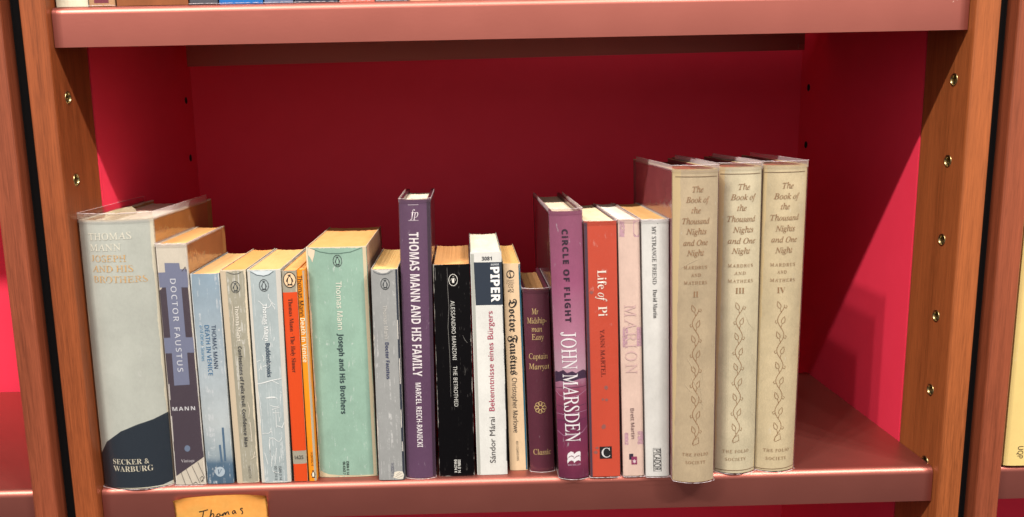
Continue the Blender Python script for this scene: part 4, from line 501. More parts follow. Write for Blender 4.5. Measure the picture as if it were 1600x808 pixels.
  's': [([[(0.5422, 143.25), (0.5402, 142.31), (0.5339, 141.38), (0.5235, 140.44), (0.5098, 139.51), (0.4935, 138.58), (0.4756, 137.65), (0.4571, 136.72), (0.4392, 135.78), (0.4226, 134.83), (0.4085, 133.89), (0.3974, 132.94), (0.3901, 131.99), (0.3867, 131.04), (0.3877, 130.09), (0.3928, 129.15), (0.4019, 128.2), (0.4146, 127.25), (0.4302, 126.3), (0.4479, 125.35), (0.4668, 124.39), (0.4859, 123.42), (0.5041, 122.46), (0.5204, 121.49), (0.5338, 120.52), (0.5437, 119.56), (0.5493, 118.6), (0.5504, 117.64), (0.5469, 116.69), (0.539, 115.75), (0.5273, 114.8), (0.5124, 113.86), (0.4952, 112.92), (0.4767, 111.98), (0.458, 111.03), (0.4401, 110.08), (0.424, 109.12), (0.4106, 108.16), (0.4006, 107.2), (0.3944, 106.24), (0.3925, 105.28), (0.3949, 104.32), (0.4015, 103.36), (0.412, 102.4), (0.426, 101.44), (0.4426, 100.47), (0.4611, 99.5), (0.4806, 98.53), (0.4998, 97.55), (0.5177, 96.57), (0.5334, 95.59), (0.5459, 94.61), (0.5545, 93.63), (0.5587, 92.66), (0.5583, 91.69), (0.5532, 90.73), (0.5438, 89.78), (0.5307, 88.83), (0.5147, 87.87), (0.4967, 86.92), (0.4777, 85.97), (0.4589, 85.01), (0.4412, 84.04), (0.4257, 83.07), (0.4132, 82.1), (0.4042, 81.12), (0.3994, 80.15), (0.3989, 79.17), (0.4028, 78.2), (0.4109, 77.23), (0.4228, 76.26), (0.438, 75.29), (0.4556, 74.31), (0.4749, 73.32), (0.4947, 72.33), (0.5139, 71.34), (0.5315, 70.34), (0.5464, 69.34), (0.5579, 68.35), (0.5653, 67.36), (0.568, 66.37), (0.5659, 65.4), (0.5593, 64.43), (0.5484, 63.47), (0.534, 62.5), (0.5169, 61.54), (0.4982, 60.58), (0.4788, 59.61), (0.4599, 58.64), (0.4426, 57.66), (0.4278, 56.67), (0.4162, 55.69), (0.4085, 54.7), (0.405, 53.71), (0.406, 52.73), (0.4114, 51.74), (0.421, 50.76), (0.4343, 49.77), (0.4506, 48.78), (0.4693, 47.79), (0.4891, 46.79), (0.5092, 45.78), (0.5283, 44.77), (0.5454, 43.76), (0.5595, 42.75), (0.5699, 41.74), (0.5758, 40.73), (0.577, 39.74), (0.5733, 38.75), (0.565, 37.78), (0.5527, 36.8), (0.537, 35.83), (0.519, 34.86), (0.4996, 33.88), (0.48, 32.9), (0.4612, 31.92), (0.4443, 30.92), (0.4303, 29.93), (0.4197, 28.93), (0.4133, 27.92), (0.4113, 26.93)], [(0.4691, 136.43), (0.458, 138.04), (0.4374, 140.17)], [(0.5348, 141.16), (0.582, 140.31), (0.6042, 141.86), (0.577, 142.97)], [(0.4727, 123.79), (0.4801, 125.39), (0.4962, 127.52)], [(0.3973, 128.62), (0.3555, 127.8), (0.3321, 129.38), (0.3541, 130.47)], [(0.4763, 111.06), (0.4651, 112.68), (0.4441, 114.85)], [(0.5431, 115.85), (0.591, 114.97), (0.6137, 116.54), (0.5859, 117.67)], [(0.48, 98.25), (0.4875, 99.87), (0.5039, 102.03)], [(0.4034, 103.14), (0.3609, 102.31), (0.3372, 103.91), (0.3595, 105.01)], [(0.4837, 85.35), (0.4723, 87.0), (0.451, 89.19)], [(0.5516, 90.2), (0.6004, 89.29), (0.6235, 90.88), (0.5952, 92.03)], [(0.4875, 72.38), (0.4952, 74.02), (0.5118, 76.2)], [(0.4097, 77.34), (0.3665, 76.49), (0.3424, 78.1), (0.3651, 79.23)], [(0.4914, 59.31), (0.4798, 60.98), (0.458, 63.2)], [(0.5603, 64.21), (0.6101, 63.28), (0.6336, 64.87), (0.6048, 66.05)], [(0.4953, 46.16), (0.503, 47.83), (0.5199, 50.04)], [(0.4161, 51.2), (0.3722, 50.33), (0.3477, 51.96), (0.3708, 53.11)], [(0.4992, 32.93), (0.4874, 34.62), (0.4653, 36.87)], [(0.5693, 37.88), (0.6201, 36.92), (0.6441, 38.52), (0.6146, 39.73)], [(0.4265, 30.3), (0.553, 33.58), (0.5763, 28.48), (0.4309, 26.37), (0.4265, 30.3)], [(0.4374, 140.17), (0.4542, 141.65), (0.447, 143.24), (0.4135, 144.78), (0.3684, 146.27), (0.3644, 144.11), (0.3699, 142.22), (0.3958, 140.89), (0.4374, 140.17)], [(0.4962, 127.52), (0.5382, 128.2), (0.5631, 129.51), (0.5645, 131.42), (0.5549, 133.6), (0.5102, 132.14), (0.4791, 130.63), (0.4756, 129.02), (0.4962, 127.52)], [(0.4441, 114.85), (0.4611, 116.34), (0.4538, 117.96), (0.4198, 119.51), (0.374, 121.02), (0.37, 118.83), (0.3755, 116.92), (0.4018, 115.57), (0.4441, 114.85)], [(0.5039, 102.03), (0.5466, 102.71), (0.5719, 104.04), (0.5733, 105.97), (0.5635, 108.18), (0.5181, 106.7), (0.4865, 105.18), (0.4829, 103.55), (0.5039, 102.03)], [(0.451, 89.19), (0.4683, 90.71), (0.4609, 92.34), (0.4263, 93.92), (0.3798, 95.44), (0.3757, 93.23), (0.3813, 91.29), (0.408, 89.93), (0.451, 89.19)], [(0.5118, 76.2), (0.5552, 76.89), (0.5809, 78.23), (0.5824, 80.18), (0.5724, 82.43), (0.5262, 80.94), (0.4941, 79.39), (0.4905, 77.75), (0.5118, 76.2)], [(0.458, 63.2), (0.4756, 64.74), (0.4681, 66.4), (0.4329, 67.99), (0.3857, 69.54), (0.3815, 67.29), (0.3872, 65.33), (0.4144, 63.95), (0.458, 63.2)], [(0.5199, 50.04), (0.564, 50.73), (0.5903, 52.08), (0.5917, 54.05), (0.5815, 56.33), (0.5345, 54.84), (0.5019, 53.27), (0.4982, 51.61), (0.5199, 50.04)], [(0.4653, 36.87), (0.4832, 38.42), (0.4756, 40.11), (0.4398, 41.73), (0.3917, 43.29), (0.3875, 41.01), (0.3933, 39.03), (0.421, 37.63), (0.4653, 36.87)]], 0.45, (148, 112, 76), 'vine_ornament', 2), ([[(0.0073, 250.0), (0.9375, 250.26)], [(0.0, 1.64), (0.9854, 2.94)]], 0.58, (120, 95, 66), 'rule', 2)],
 },
}
# ------------------------------------------------------------------ books
_lm = {}
def ink(c, faded=0, rough=0.6):
    key = (tuple(c), faded, rough)
    if key in _lm: return _lm[key]
    t = NT('printed_ink'); col = lin(c, 0.82)
    if faded:
        n = t.noise(420, 4, 0.7); fac = t.step(n, 0.52, 0.64)
        t.fin(col, rough); tr = t.n('BsdfTransparent'); mx = t.n('MixShader')
        t.l(fac, mx.inputs[0]); t.l(t.b.outputs[0], mx.inputs[1]); t.l(tr.outputs[0], mx.inputs[2]); t.l(mx.outputs[0], t.out.inputs[0])
    else:
        n = t.noise(500, 4, 0.7); t.fin(t.mix(t.math('MULTIPLY', n, 0.35), col, lin(c, 0.6)), rough)
    _lm[key] = t.m; return t.m
def film_mat(milk):
    t = NT('clear_sleeve_film'); tr = t.n('BsdfTransparent'); tr.inputs[0].default_value = (0.985, 0.98, 0.98, 1)
    gl = t.n('BsdfGlossy'); gl.inputs['Roughness'].default_value = 0.09; gl.inputs['Color'].default_value = (1, 1, 1, 1)
    bp = t.n('Bump'); bp.inputs['Strength'].default_value = 0.8; bp.inputs['Distance'].default_value = 0.0016
    t.l(t.noise(48, 4, 0.62, (1.2, 1, 0.40), 0.8), bp.inputs['Height']); t.l(bp.outputs[0], gl.inputs['Normal'])
    lw = t.n('LayerWeight'); lw.inputs[0].default_value = 0.5
    fac = t.math('MULTIPLY_ADD', t.math('POWER', lw.outputs['Facing'], 4.0), 0.85, 0.03, True)
    mx = t.n('MixShader'); t.l(fac, mx.inputs[0]); t.l(tr.outputs[0], mx.inputs[1]); t.l(gl.outputs[0], mx.inputs[2])
    df = t.n('BsdfTranslucent'); df.inputs[0].default_value = (0.9, 0.85, 0.88, 1)
    m2 = t.n('MixShader'); m2.inputs[0].default_value = milk; t.l(mx.outputs[0], m2.inputs[1]); t.l(df.outputs[0], m2.inputs[2])
    t.l(m2.outputs[0], t.out.inputs[0]); return t.m
def rim_mat():
    t = NT('folded_film_rim'); tr = t.n('BsdfTransparent'); t.fin((0.80, 0.72, 0.75, 1), 0.18, 0, 0.8)
    mx = t.n('MixShader'); n = t.noise(300, 3, 0.7); t.l(t.step(n, 0.35, 0.75), mx.inputs[0])
    t.l(tr.outputs[0], mx.inputs[1]); t.l(t.b.outputs[0], mx.inputs[2]); t.l(mx.outputs[0], t.out.inputs[0]); return t.m
FILM, FILM_EDGE, RIM = film_mat(0.045), film_mat(0.40), rim_mat()
_pg = {}
def page_mat(c):
    if c in _pg: return _pg[c]
    t = NT('aged_paper'); a = t.noise(2600, 3, 0.7, (1, 0.012, 0.012), 0.1); b = t.noise(60, 6, 0.7, (1.5, .7, 1))
    col = t.mix(a, lin(c, 0.90), lin(c, 1.0)); col = t.mix(t.math('MULTIPLY', t.step(b, .35, .7), 0.5), col, lin((c[0], c[1]*.93, c[2]*.82), 0.85))
    t.bump(a, 0.2, 0.0003); t.fin(col, 0.85, 0, 0.1); _pg[c] = t.m; return t.m
def cover_mat(base, w, h, side=None, wear=None, wearw=0.0010, weara=0.0014, rough=0.5, mottle=0.16, ramp=None, cloth=0, spec=0.35, seed=0.0, scuff=0.5, crease=0.0, pale=None):
    t = NT('printed_cover'); X, Y, Z = t.xyz()
    n1 = t.noise(55, 6, 0.65, None, 0.3, (seed, 0, seed)); n2 = t.noise(700, 4, 0.7, (1, 1, 0.5), 0, (seed, 0, 0)); n3 = t.noise(22, 4, 0.5, (1.6, 1, 0.5), 0, (0, seed, seed))
    if ramp:
        zz = t.math('ADD', t.math('DIVIDE', Z, h), t.math('MULTIPLY_ADD', n1, ramp[0], -ramp[0]*0.5))
        col = t.ramp(zz, [(p, lin(c, 0.76)) for p, c in ramp[1]])
    else: col = lin(base, 0.76)
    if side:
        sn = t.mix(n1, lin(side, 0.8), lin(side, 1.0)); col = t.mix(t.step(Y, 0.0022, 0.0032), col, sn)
    f = t.math('ADD', t.math('MULTIPLY', n1, 0.5), t.math('ADD', t.math('MULTIPLY', n2, 0.3), t.math('MULTIPLY', n3, 0.6)))
    k = t.step(f, 0.45, 0.95)
    hs = t.n('HueSaturation'); t.l(t.math('MULTIPLY_ADD', k, 2*mottle, 1-mottle), hs.inputs['Value'])
    if isinstance(col, tuple): hs.inputs['Color'].default_value = col
    else: t.l(col, hs.inputs['Color'])
    col = hs.outputs[0]
    if wear:
        dx = t.math('MINIMUM', X, t.math('SUBTRACT', w, X)); dx = t.math('MAXIMUM', dx, t.math('SUBTRACT', Y, 0.0012))
        dz = t.math('MINIMUM', Z, t.math('SUBTRACT', h, Z)); d = t.math('MINIMUM', dx, dz)
        wn_ = t.noise(330, 5, 0.7, (1, 1, 0.35), 0, (seed*2, 1, 0)); wl = t.noise(38, 2, 0.5, None, 0, (seed, 3, 1))
        th = t.math('MULTIPLY_ADD', t.math('MULTIPLY', wn_, t.math('MULTIPLY', wl, 2)), weara*2, wearw-weara)
        m_ = t.step(t.math('SUBTRACT', th, d), -0.0001, 0.0002)
        col = t.mix(m_, col, lin(wear, 0.8))
    pl_ = pale or tuple(min(255, v*.45+125) for v in (base or (150, 160, 170)))
    if scuff:
        sc_ = t.noise(240, 5, 0.75, (1, 1, 0.30), 0.2, (seed*3, 2, seed)); area = t.noise(26, 3, 0.5, None, 0, (seed, 9, 2))
        sm = t.step(t.math('ADD', sc_, t.math('MULTIPLY', area, 0.35)), 0.86-0.06*scuff, 0.95-0.06*scuff)
        col = t.mix(t.math('MULTIPLY', sm, 0.75), col, lin(pl_, 0.76))
    if crease:
        cn = t.noise(210, 2, 0.4, (1, 0.2, 0.022), 0.15, (seed*5, 0, 3)); brk = t.noise(130, 4, 0.7, None, 0, (2, seed, 8))
        ln_ = t.step(t.math('ABSOLUTE', t.math('SUBTRACT', cn, 0.5)), 0.022, 0.006)
        cm = t.math('MULTIPLY', ln_, t.step(brk, 0.62-0.2*crease, 0.72-0.2*crease)); cm = t.math('MULTIPLY', cm, t.math('LESS_THAN', Y, 0.0008))
        col = t.mix(t.math('MULTIPLY', cm, 0.8), col, lin(pl_, 0.8))
    t.bump(n2 if not cloth else t.noise(1800, 2, 0.5), 0.15 if not cloth else 0.5, 0.0003)
    t.fin(col, rough, 0, spec)
    return t.m

# cap heights of the lettering faces (all come with Blender's own fallback fonts)
def face(s, f):
    tab = {'S': (0x1d400, 0x1d41a, 0x1d7ce), 'SI': (0x1d434, 0x1d44e, None), 'SU': (0x1d434, 0x1d44e, None), 'F': (0x1d56c, 0x1d586, None),
           'NB': (0x1d5d4, 0x1d5ee, 0x1d7ec), 'N': (0x1d5a0, 0x1d5ba, 0x1d7e2)}[f]
    comb = {'ü': 'u', 'á': 'a'}
    r = ''; marks = []
    for ch in s:
        c0 = comb.get(ch, ch)
        if 'A' <= c0 <= 'Z': r += chr(tab[0]+ord(c0)-65)
        elif 'a' <= c0 <= 'z': r += '\u210e' if (tab[1] == 0x1d44e and c0 == 'h') else chr(tab[1]+ord(c0)-97)
        elif '0' <= c0 <= '9' and tab[2]: r += chr(tab[2]+ord(c0)-48)
        else: r += c0
    return r
OFFS = {'S': -0.008, 'SI': 0.004, 'SU': 0.003, 'F': 0.004, 'NB': 0.0, 'N': 0.0}
def text_body(s, f): return s if (f == 'N' and any(ch in s for ch in 'üá')) else face(s, f)
_TX = {}
def prepare_texts(jobs):   # (text, face, boldness, letter spacing)
    """turn every line of lettering into a flat mesh in one go"""
    made = []
    for s, f, bold, sp in jobs:
        if (s, f, bold) in _TX: continue
        cu = bpy.data.curves.new('txt', 'FONT'); cu.body = text_body(s, f); cu.size = 1; cu.resolution_u = 4
        cu.offset = OFFS[f] + (0.018 if bold else 0)
        if f == 'SU': cu.shear = -0.24
        cu.space_character = sp
        o = bpy.data.objects.new('txt', cu); C.objects.link(o); made.append((s, f, bold, o, cu)); _TX[(s, f, bold)] = None
    dg = bpy.context.evaluated_depsgraph_get(); dg.update()
    for s, f, bold, o, cu in made: _TX[(s, f, bold)] = bpy.data.meshes.new_from_object(o.evaluated_get(dg))
    for s, f, bold, o, cu in made: bpy.data.objects.remove(o); bpy.data.curves.remove(cu)
def text_verts(s, f, bold=0): return _TX[(s, f, bold)].copy()
prepare_texts([(t_[0], t_[1], t_[9].get('bold', 0), t_[9].get('sp', 1.0)) for d_ in DATA.values() for t_ in d_['t']] + [('H', f_, 0, 1.0) for f_ in OFFS] + [('UQP', 'N', 0, 1.0)])
_cap = {}
def cap_of(f, plain):
    k = (f, plain)
    if k not in _cap:
        me = text_verts('H', f); ys = [v.co.y for v in me.vertices]
        _cap[k] = max(ys); bpy.data.meshes.remove(me)
    return _cap[k]

class Book:
    def __init__(b, name, label, g, cover, pages, hard=False, group=None, cat='book', z=0.0, t=None, page_drop=None):
        x0, w, wt, lL, Y, h, dep, bul, p = [v*0.001 for v in g[:8]] + [g[8]]
        b.w, b.wt, b.lL, b.h, b.dep, b.bul, b.p = w, wt, lL, h, dep, bul, p
        b.root = thing(name, label, cat, (x0, Y, z), group)
        th = t or (0.0026 if hard else 0.00045)
        drop = page_drop if page_drop is not None else (0.0032 if hard else 0.0009)
        n = 22
        us = [0.5-0.5*math.cos(math.pi*i/n) for i in range(n+1)] if p < 4 else [0, .012, .03, .06, .1, .16, .25, .35, .5, .65, .75, .84, .9, .94, .97, .988, 1]
        out = [(0, dep, 0)] + [(0, dep*f_, 0) for f_ in (.7, .35, .08)] + [(u, b.f(u), 0) for u in us] + [(1, dep*f_, 0) for f_ in (.08, .35, .7)] + [(1, dep, 0)]
        inn = [(1, dep, -th), (1, dep*.35, -th)] + [(1, 0.0008+th, -th)] + [(u, max(b.f(u)+th, -b.bul*.9+th), 0) for u in us[::-1][4:-4]] + [(0, 0.0008+th, th), (0, dep*.35, th), (0, dep, th)]
        ring = out + inn
        zs = [0.0002, h*.03, h*.25, h*.5, h*.75, h*.97, h]
        bm = bmesh.new(); rows = []
        for zz in zs:
            rows.append([bm.verts.new((b.X(u, zz)+dx, y, zz)) for u, y, dx in ring])
        m = len(ring)
        for A, B_ in zip(rows, rows[1:]):
            for i in range(m): bm.faces.new((A[i], A[(i+1) % m], B_[(i+1) % m], B_[i]))
        for R_, fl in ((rows[0], 1), (rows[-1], 0)):
            k = len(out)
            oi, ii = list(range(k)), list(range(k, m))[::-1]
            # bridge outer and inner outlines with quads / triangles
            i = j = 0
            while i < len(oi)-1 or j < len(ii)-1:
                if j >= len(ii)-1 or (i < len(oi)-1 and (i+1)/(len(oi)-1) <= (j+1)/(len(ii)-1)):
                    tri = (R_[oi[i]], R_[oi[i+1]], R_[ii[j]]); i += 1
                else:
                    tri = (R_[oi[i]], R_[ii[j+1]], R_[ii[j]]); j += 1
                try: bm.faces.new(tri)
                except ValueError: pass
        bmesh.ops.recalc_face_normals(bm, faces=bm.faces)
        b.cover = obj('cover', bm, cover, b.root)
        for pl in b.cover.data.polygons: pl.use_smooth = abs(pl.normal.z) < 0.5
        b.cover.data.set_sharp_from_angle(angle=math.radians(40))
        # page block: leaves with a slightly hollow fore edge and a gently uneven top
        fe = 0.004 if hard else 0.0012
        e = th+0.0002
        bm = bmesh.new(); nx, ny = 26, 8; rnd = random.Random(int(x0*1e6))
        jit = [rnd.uniform(-.0002, .0002) for _ in range(nx+1)]
        top, bot = [], []
        for i in range(nx+1):
            u = i/nx; rt, rb = [], []
            yf = b.f(min(.97, max(.03, u)))+th+0.0004
            yb = dep-fe-0.0012*math.sin(math.pi*u)
            for j in range(ny+1):
                y = yf+(yb-yf)*j/ny
                zt = h-drop+jit[i]*(.3+.7*j/ny)-0.0006*math.sin(math.pi*u)*(.5 if hard else 1)
                rt.append(bm.verts.new((b.X(0, zt)+e+u*(b.X(1, zt)-b.X(0, zt)-2*e), y, zt)))
                rb.append(bm.verts.new((b.X(0, 0)+e+u*(b.w-2*e), y, 0.0004+(drop if hard else 0))))
            top.append(rt); bot.append(rb)
        for i in range(nx):
            for j in range(ny):
                bm.faces.new((top[i][j], top[i+1][j], top[i+1][j+1], top[i][j+1])); bm.faces.new((bot[i][j], bot[i][j+1], bot[i+1][j+1], bot[i+1][j]))
            bm.faces.new((top[i][0], bot[i][0], bot[i+1][0], top[i+1][0])); bm.faces.new((top[i][ny], top[i+1][ny], bot[i+1][ny], bot[i][ny]))
        for j in range(ny):
            bm.faces.new((top[0][j], top[0][j+1], bot[0][j+1], bot[0][j])); bm.faces.new((top[nx][j], bot[nx][j], bot[nx][j+1], top[nx][j+1]))
        bmesh.ops.recalc_face_normals(bm, faces=bm.faces)
        b.pages = obj('page_block', bm, page_mat(pages), b.root)
    def f(b, u): return -b.bul*(1-abs(2*u-1)**b.p)
    def X(b, u, z): return b.lL*z/b.h + u*(b.w+(b.wt-b.w)*z/b.h)
    def fw(b, x, z):
        u = (x-b.lL*z/b.h)/(b.w+(b.wt-b.w)*z/b.h); return b.f(min(1, max(0, u)))
    def place(b, bm, name, mat, lift):
        """lay a flat print, given in (x, z), onto the curved spine"""
        xs = [v.co.x for v in bm.verts]
        if not xs: bm.free(); return None
        a, c = min(xs), max(xs); step = 0.0025 if b.p < 4 else 0.0009
        cuts = [a+step*i for i in range(1, int((c-a)/step)+1)]
        if b.p >= 4: cuts = [x for x in cuts if min(x-b.lL*.5, b.lL*.5+b.w-x) < .16*b.w+.001]
        for x in cuts:
            bmesh.ops.bisect_plane(bm, geom=list(bm.verts)+list(bm.edges)+list(bm.faces), plane_co=(x, 0, 0), plane_no=(1, 0, 0))
        for v in bm.verts:
            x, z = v.co.x, v.co.z; v.co.y = b.fw(x, z)-lift*0.0001
        for f_ in bm.faces:
            if f_.normal.y > 0: pass
        bmesh.ops.recalc_face_normals(bm, faces=bm.faces)
        o = obj(name, bm, mat, b.root)
        me = o.data
        if sum(p.normal.y*p.area for p in me.polygons) > 0: me.flip_normals()
        return o
    def poly(b, pts, name, mat, lift=1):
        bm = bmesh.new(); P = [Vector((b.X(u, z*.001), 0, z*.001)) for u, z in pts]
        vs = []
        for q in P:
            if not vs or (vs[-1].co-q).length > 2e-5: vs.append(bm.verts.new(q))
        es = [bm.edges.new((vs[i], vs[(i+1) % len(vs)])) for i in range(len(vs))]
        bmesh.ops.triangle_fill(bm, edges=es, use_beauty=True)
        return b.place(bm, name, mat, lift)
    def strokes(b, lines, wid, name, mat, lift=2):
        if 1 < len(lines) < 9 and name in ('crease', 'rule', 'silhouette', 'ripples'):
            for ln in lines: b.strokes([ln], wid, name, mat, lift)
            return
        bm = bmesh.new(); hw = wid*.0005
        for ln in lines:
            P = [Vector((b.X(u, z*.001), z*.001)) for u, z in ln]
            P = [P[0]]+[q for a_, q in zip(P, P[1:]) if (q-a_).length > 1e-5]
            if len(P) < 2: continue
            prev = None
            for i, q in enumerate(P):
                d = (P[min(i+1, len(P)-1)]-P[max(i-1, 0)])
                if d.length < 1e-9: d = Vector((1, 0))
                d.normalize(); nrm = Vector((-d.y, d.x))*hw*(0.55 if i in (0, len(P)-1) and len(P) > 2 else 1)
                cur = (bm.verts.new((q.x+nrm.x, 0, q.y+nrm.y)), bm.verts.new((q.x-nrm.x, 0, q.y-nrm.y)))
                if prev: bm.faces.new((prev[0], prev[1], cur[1], cur[0]))
                prev = cur
        return b.place(bm, name, mat, lift)
    def text(b, s, f, u0, z0, u1, z1, cap, col, name, kw):
        me = text_verts(s, f, kw.get('bold', 0)); xs = [v.co.x for v in me.vertices]
        if not xs: return
        plain = (f == 'N' and any(ch in s for ch in 'üá'))
        a, c = min(xs), max(xs); ch = cap_of(f, plain)
        A = Vector((b.X(u0, z0*.001), z0*.001)); B_ = Vector((b.X(u1, z1*.001), z1*.001))
        L = (B_-A).length; d = (B_-A).normalized(); pr = Vector((-d.y, d.x)); sx, sy = L/(c-a), cap*.001/ch
        for v in me.vertices:
            q = A+d*((v.co.x-a)*sx)+pr*((v.co.y-ch/2)*sy); v.co = (q.x, 0, q.y)
        bm = bmesh.new(); bm.from_mesh(me); bpy.data.meshes.remove(me)
        return b.place(bm, name, ink(col, kw.get('faded', 0)), kw.get('lift', 1)*1.0+2)
    def oval(b, u, z, rx, ry, style):
        cx, cz = b.X(u, z*.001)*1000, z; W_ = lambda x, y: ((x*.001-b.lL*y/1000/b.h)/(b.w+(b.wt-b.w)*y/1000/b.h), y)
        E = lambda k, n=28: [(cx+rx*k*math.cos(2*math.pi*i/n), cz+ry*k*math.sin(2*math.pi*i/n)) for i in range(n)]
        to = lambda pts: [W_(x, y) for x, y in pts]
        dk, lt = (55, 62, 66), None
        if style == 'fill': dk = (30, 28, 26)
        if style == 'neg': dk = (225, 222, 215)
        body = [(-.06, .66), (.16, .68), (.24, .60), (.10, .54), (.16, .42), (.34, .22), (.48, -.02), (.52, -.28), (.40, -.20), (.34, -.42), (.30, -.56), (.44, -.62), (.40, -.70), (.08, -.70),
                (.02, -.60), (-.04, -.70), (-.38, -.70), (-.42, -.62), (-.26, -.56), (-.32, -.42), (-.38, -.20), (-.52, -.28), (-.48, -.02), (-.34, .22), (-.14, .42), (-.12, .54), (-.30, .58), (-.24, .64)]
        belly = [(-.02, .40), (.10, .36), (.22, .12), (.27, -.16), (.22, -.46), (0, -.54), (-.22, -.46), (-.27, -.16), (-.20, .12), (-.10, .34)]
        m = ink(dk); P = lambda L_: to([(cx+x*rx*1.15, cz+y*ry*1.08) for x, y in L_])
        if style == 'bare':
            b.poly(P([(x*1.4, y*1.4) for x, y in body]), 'emblem', ink((30, 26, 24)), 2); b.poly(P([(x*1.4, y*1.4) for x, y in belly]), 'emblem', ink((235, 225, 205)), 3); return
        if style == 'fill': b.poly(to(E(1)), 'emblem', ink((236, 200, 160)), 2)
        b.strokes([to(E(1)+E(1)[:1])], 0.42 if style != 'fill' else .6, 'emblem', m, 3)
        if style == 'neg':
            b.poly(P([(x*.9, y*.9) for x, y in belly]), 'emblem', m, 3)
            b.strokes([P([(-.1, .5), (.1, .62), (.25, .55)]), P([(-.45, -.1), (-.3, .3)]), P([(.45, -.1), (.3, .3)])], .3, 'emblem', m, 3)
        else:
            b.poly(P(body), 'emblem', m, 3)
            b.poly(P(belly), 'emblem', ink({'fill': (236, 200, 160)}.get(style, b.ground)), 4)
    def sleeve(b, up=3.0, off=0.45, depth=0.9, spine=True, foot=0.0):
        """thin clear protective film round spine and boards, standing a little above the book"""
        rnd = random.Random(int(b.w*1e6)); o_ = off*.001; bm = bmesh.new()
        n = 20; us = [0.5-0.5*math.cos(math.pi*i/n) for i in range(n+1)]
        path = [(0, b.dep*depth, -o_), (0, b.dep*depth*.6, -o_*1.0), (0, b.dep*.2, -o_), (0, 0.002, -o_)] + \
               [(u, b.f(u)-0.0008-o_*.5, (2*u-1)*o_*.9) for u in us] + [(1, 0.002, o_), (1, b.dep*.2, o_), (1, b.dep*depth*.6, o_), (1, b.dep*depth, o_)]
        zt = b.h+up*.001
        rows = []; zs = [0.0006+foot, b.h*.2, b.h*.4, b.h*.6, b.h*.8, b.h-0.002, b.h+up*.0003, zt]
        wob = [rnd.uniform(-.00018, .00018) for _ in path]
        for zi, zz in enumerate(zs):
            zc = min(zz, b.h)
            rows.append([bm.verts.new((b.X(u, zc)+dx, y, zz+(wob[i] if zi == len(zs)-1 else 0))) for i, (u, y, dx) in enumerate(path)])
        for A, B_ in zip(rows, rows[1:]):
            for i in range(len(path)-1): bm.faces.new((A[i], A[i+1], B_[i+1], B_[i]))
        o = obj('sleeve', bm, [FILM, FILM_EDGE], b.root, True)
        for pl in o.data.polygons: pl.material_index = 1 if pl.center.z > b.h-0.0015 else 0
        # folded rim along the top edge of the film, and the turned-out rim at its foot
        n0 = len(path); vs_ = [v.co.copy() for v in o.data.vertices]
        foot_pts = [Vector((q.x, q.y-(0.0016 if q.y < 0.003 else 0), 0.0005)) for q in vs_[:n0][2:-2]]
        for pts, r in ((vs_[-n0:], 0.00024), (foot_pts, 0.00020)):
            bm = bmesh.new(); prev = None
            for i, q in enumerate(pts):
                d = (pts[min(i+1, len(pts)-1)]-pts[max(0, i-1)]).normalized(); s = d.cross(Vector((0, 0, 1))).normalized()
                cur = [bm.verts.new(q+s*r*math.cos(a)+Vector((0, 0, 1))*r*math.sin(a)) for a in (k*math.pi/3 for k in range(6))]
                if prev:
                    for k in range(6): bm.faces.new((prev[k], prev[(k+1) % 6], cur[(k+1) % 6], cur[k]))
                else: bm.faces.new(cur[::-1])
                prev = cur
            bm.faces.new(prev); obj('sleeve_rim', bm, RIM, o, True)


ROW = 'books standing in a row on the lower shelf'
CFG = {}
def cfg(k, name, label, base, pages, **kw): CFG[k] = (name, label, base, pages, kw)
OLD, WHT, CRM = (226, 172, 112), (226, 214, 196), (214, 180, 134)
cfg('joseph_hb', 'hardback_book', 'thick grey-green jacketed hardback with a dark band at its foot, leftmost on the shelf', (190, 195, 186), (244, 236, 220), hard=1, side=(176, 122, 66), wear=(220, 214, 192), rough=.45, sleeve=dict(up=5.5))
cfg('faustus_v', 'paperback_book', 'paperback with a pale blue-grey cross on a dark brown spine and cream top', (208, 200, 184), OLD, side=(170, 115, 70), wear=(222, 214, 200), sleeve=dict(up=.6, spine=False))
cfg('venice_b', 'paperback_book', 'misty pale blue paperback with dark blue foot and round white emblem', None, (228, 185, 130), ramp=(.05, [(0, (74, 98, 120)), (.10, (82, 106, 128)), (.135, (146, 160, 168)), (.3, (172, 180, 183)), (.6, (158, 170, 178)), (1, (134, 154, 170))]), wear=(190, 196, 198), wearw=.0001, crease=.6, scuff=.15)
cfg('krull', 'paperback_book', 'worn grey-beige paperback with a frayed tan hinge, beside the scratched light blue one', (158, 154, 138), (224, 160, 98), wear=(214, 200, 176), wearw=.0008, crease=.8, scuff=1)
cfg('budden', 'paperback_book', 'light blue paperback covered in white scratches and creases', (168, 180, 183), (228, 176, 118), wear=(214, 212, 204), wearw=.0008, crease=.8, scuff=.9)
cfg('holy', 'paperback_book', 'slim vivid orange-red paperback with grey bands at head and foot', (160, 154, 138), (224, 166, 104), wear=(205, 190, 160), wearw=.0002, crease=.4)
cfg('venice_o', 'paperback_book', 'thinnest book of the row, a yellow-orange paperback leaning on the mint green one', (238, 144, 24), (224, 168, 104), wear=None)
cfg('joseph_p', 'paperback_book', 'very thick mint green paperback with creased corners', (144, 176, 160), (226, 164, 104), side=(190, 160, 140), wear=(218, 206, 180), wearw=.0006, crease=.25, scuff=.8, mottle=.2)
cfg('faustus_g', 'paperback_book', 'plain grey paperback with a peeled white patch at its foot', (152, 154, 154), (234, 192, 128), wear=(205, 198, 188), wearw=.0002, crease=.5, scuff=.7)
cfg('purple', 'hardback_book', 'tall purple hardback with large white capitals, in a clear sleeve', (100, 72, 100), (226, 214, 196), hard=1, side=(70, 30, 40), rough=.35, sleeve=dict(up=1.2))
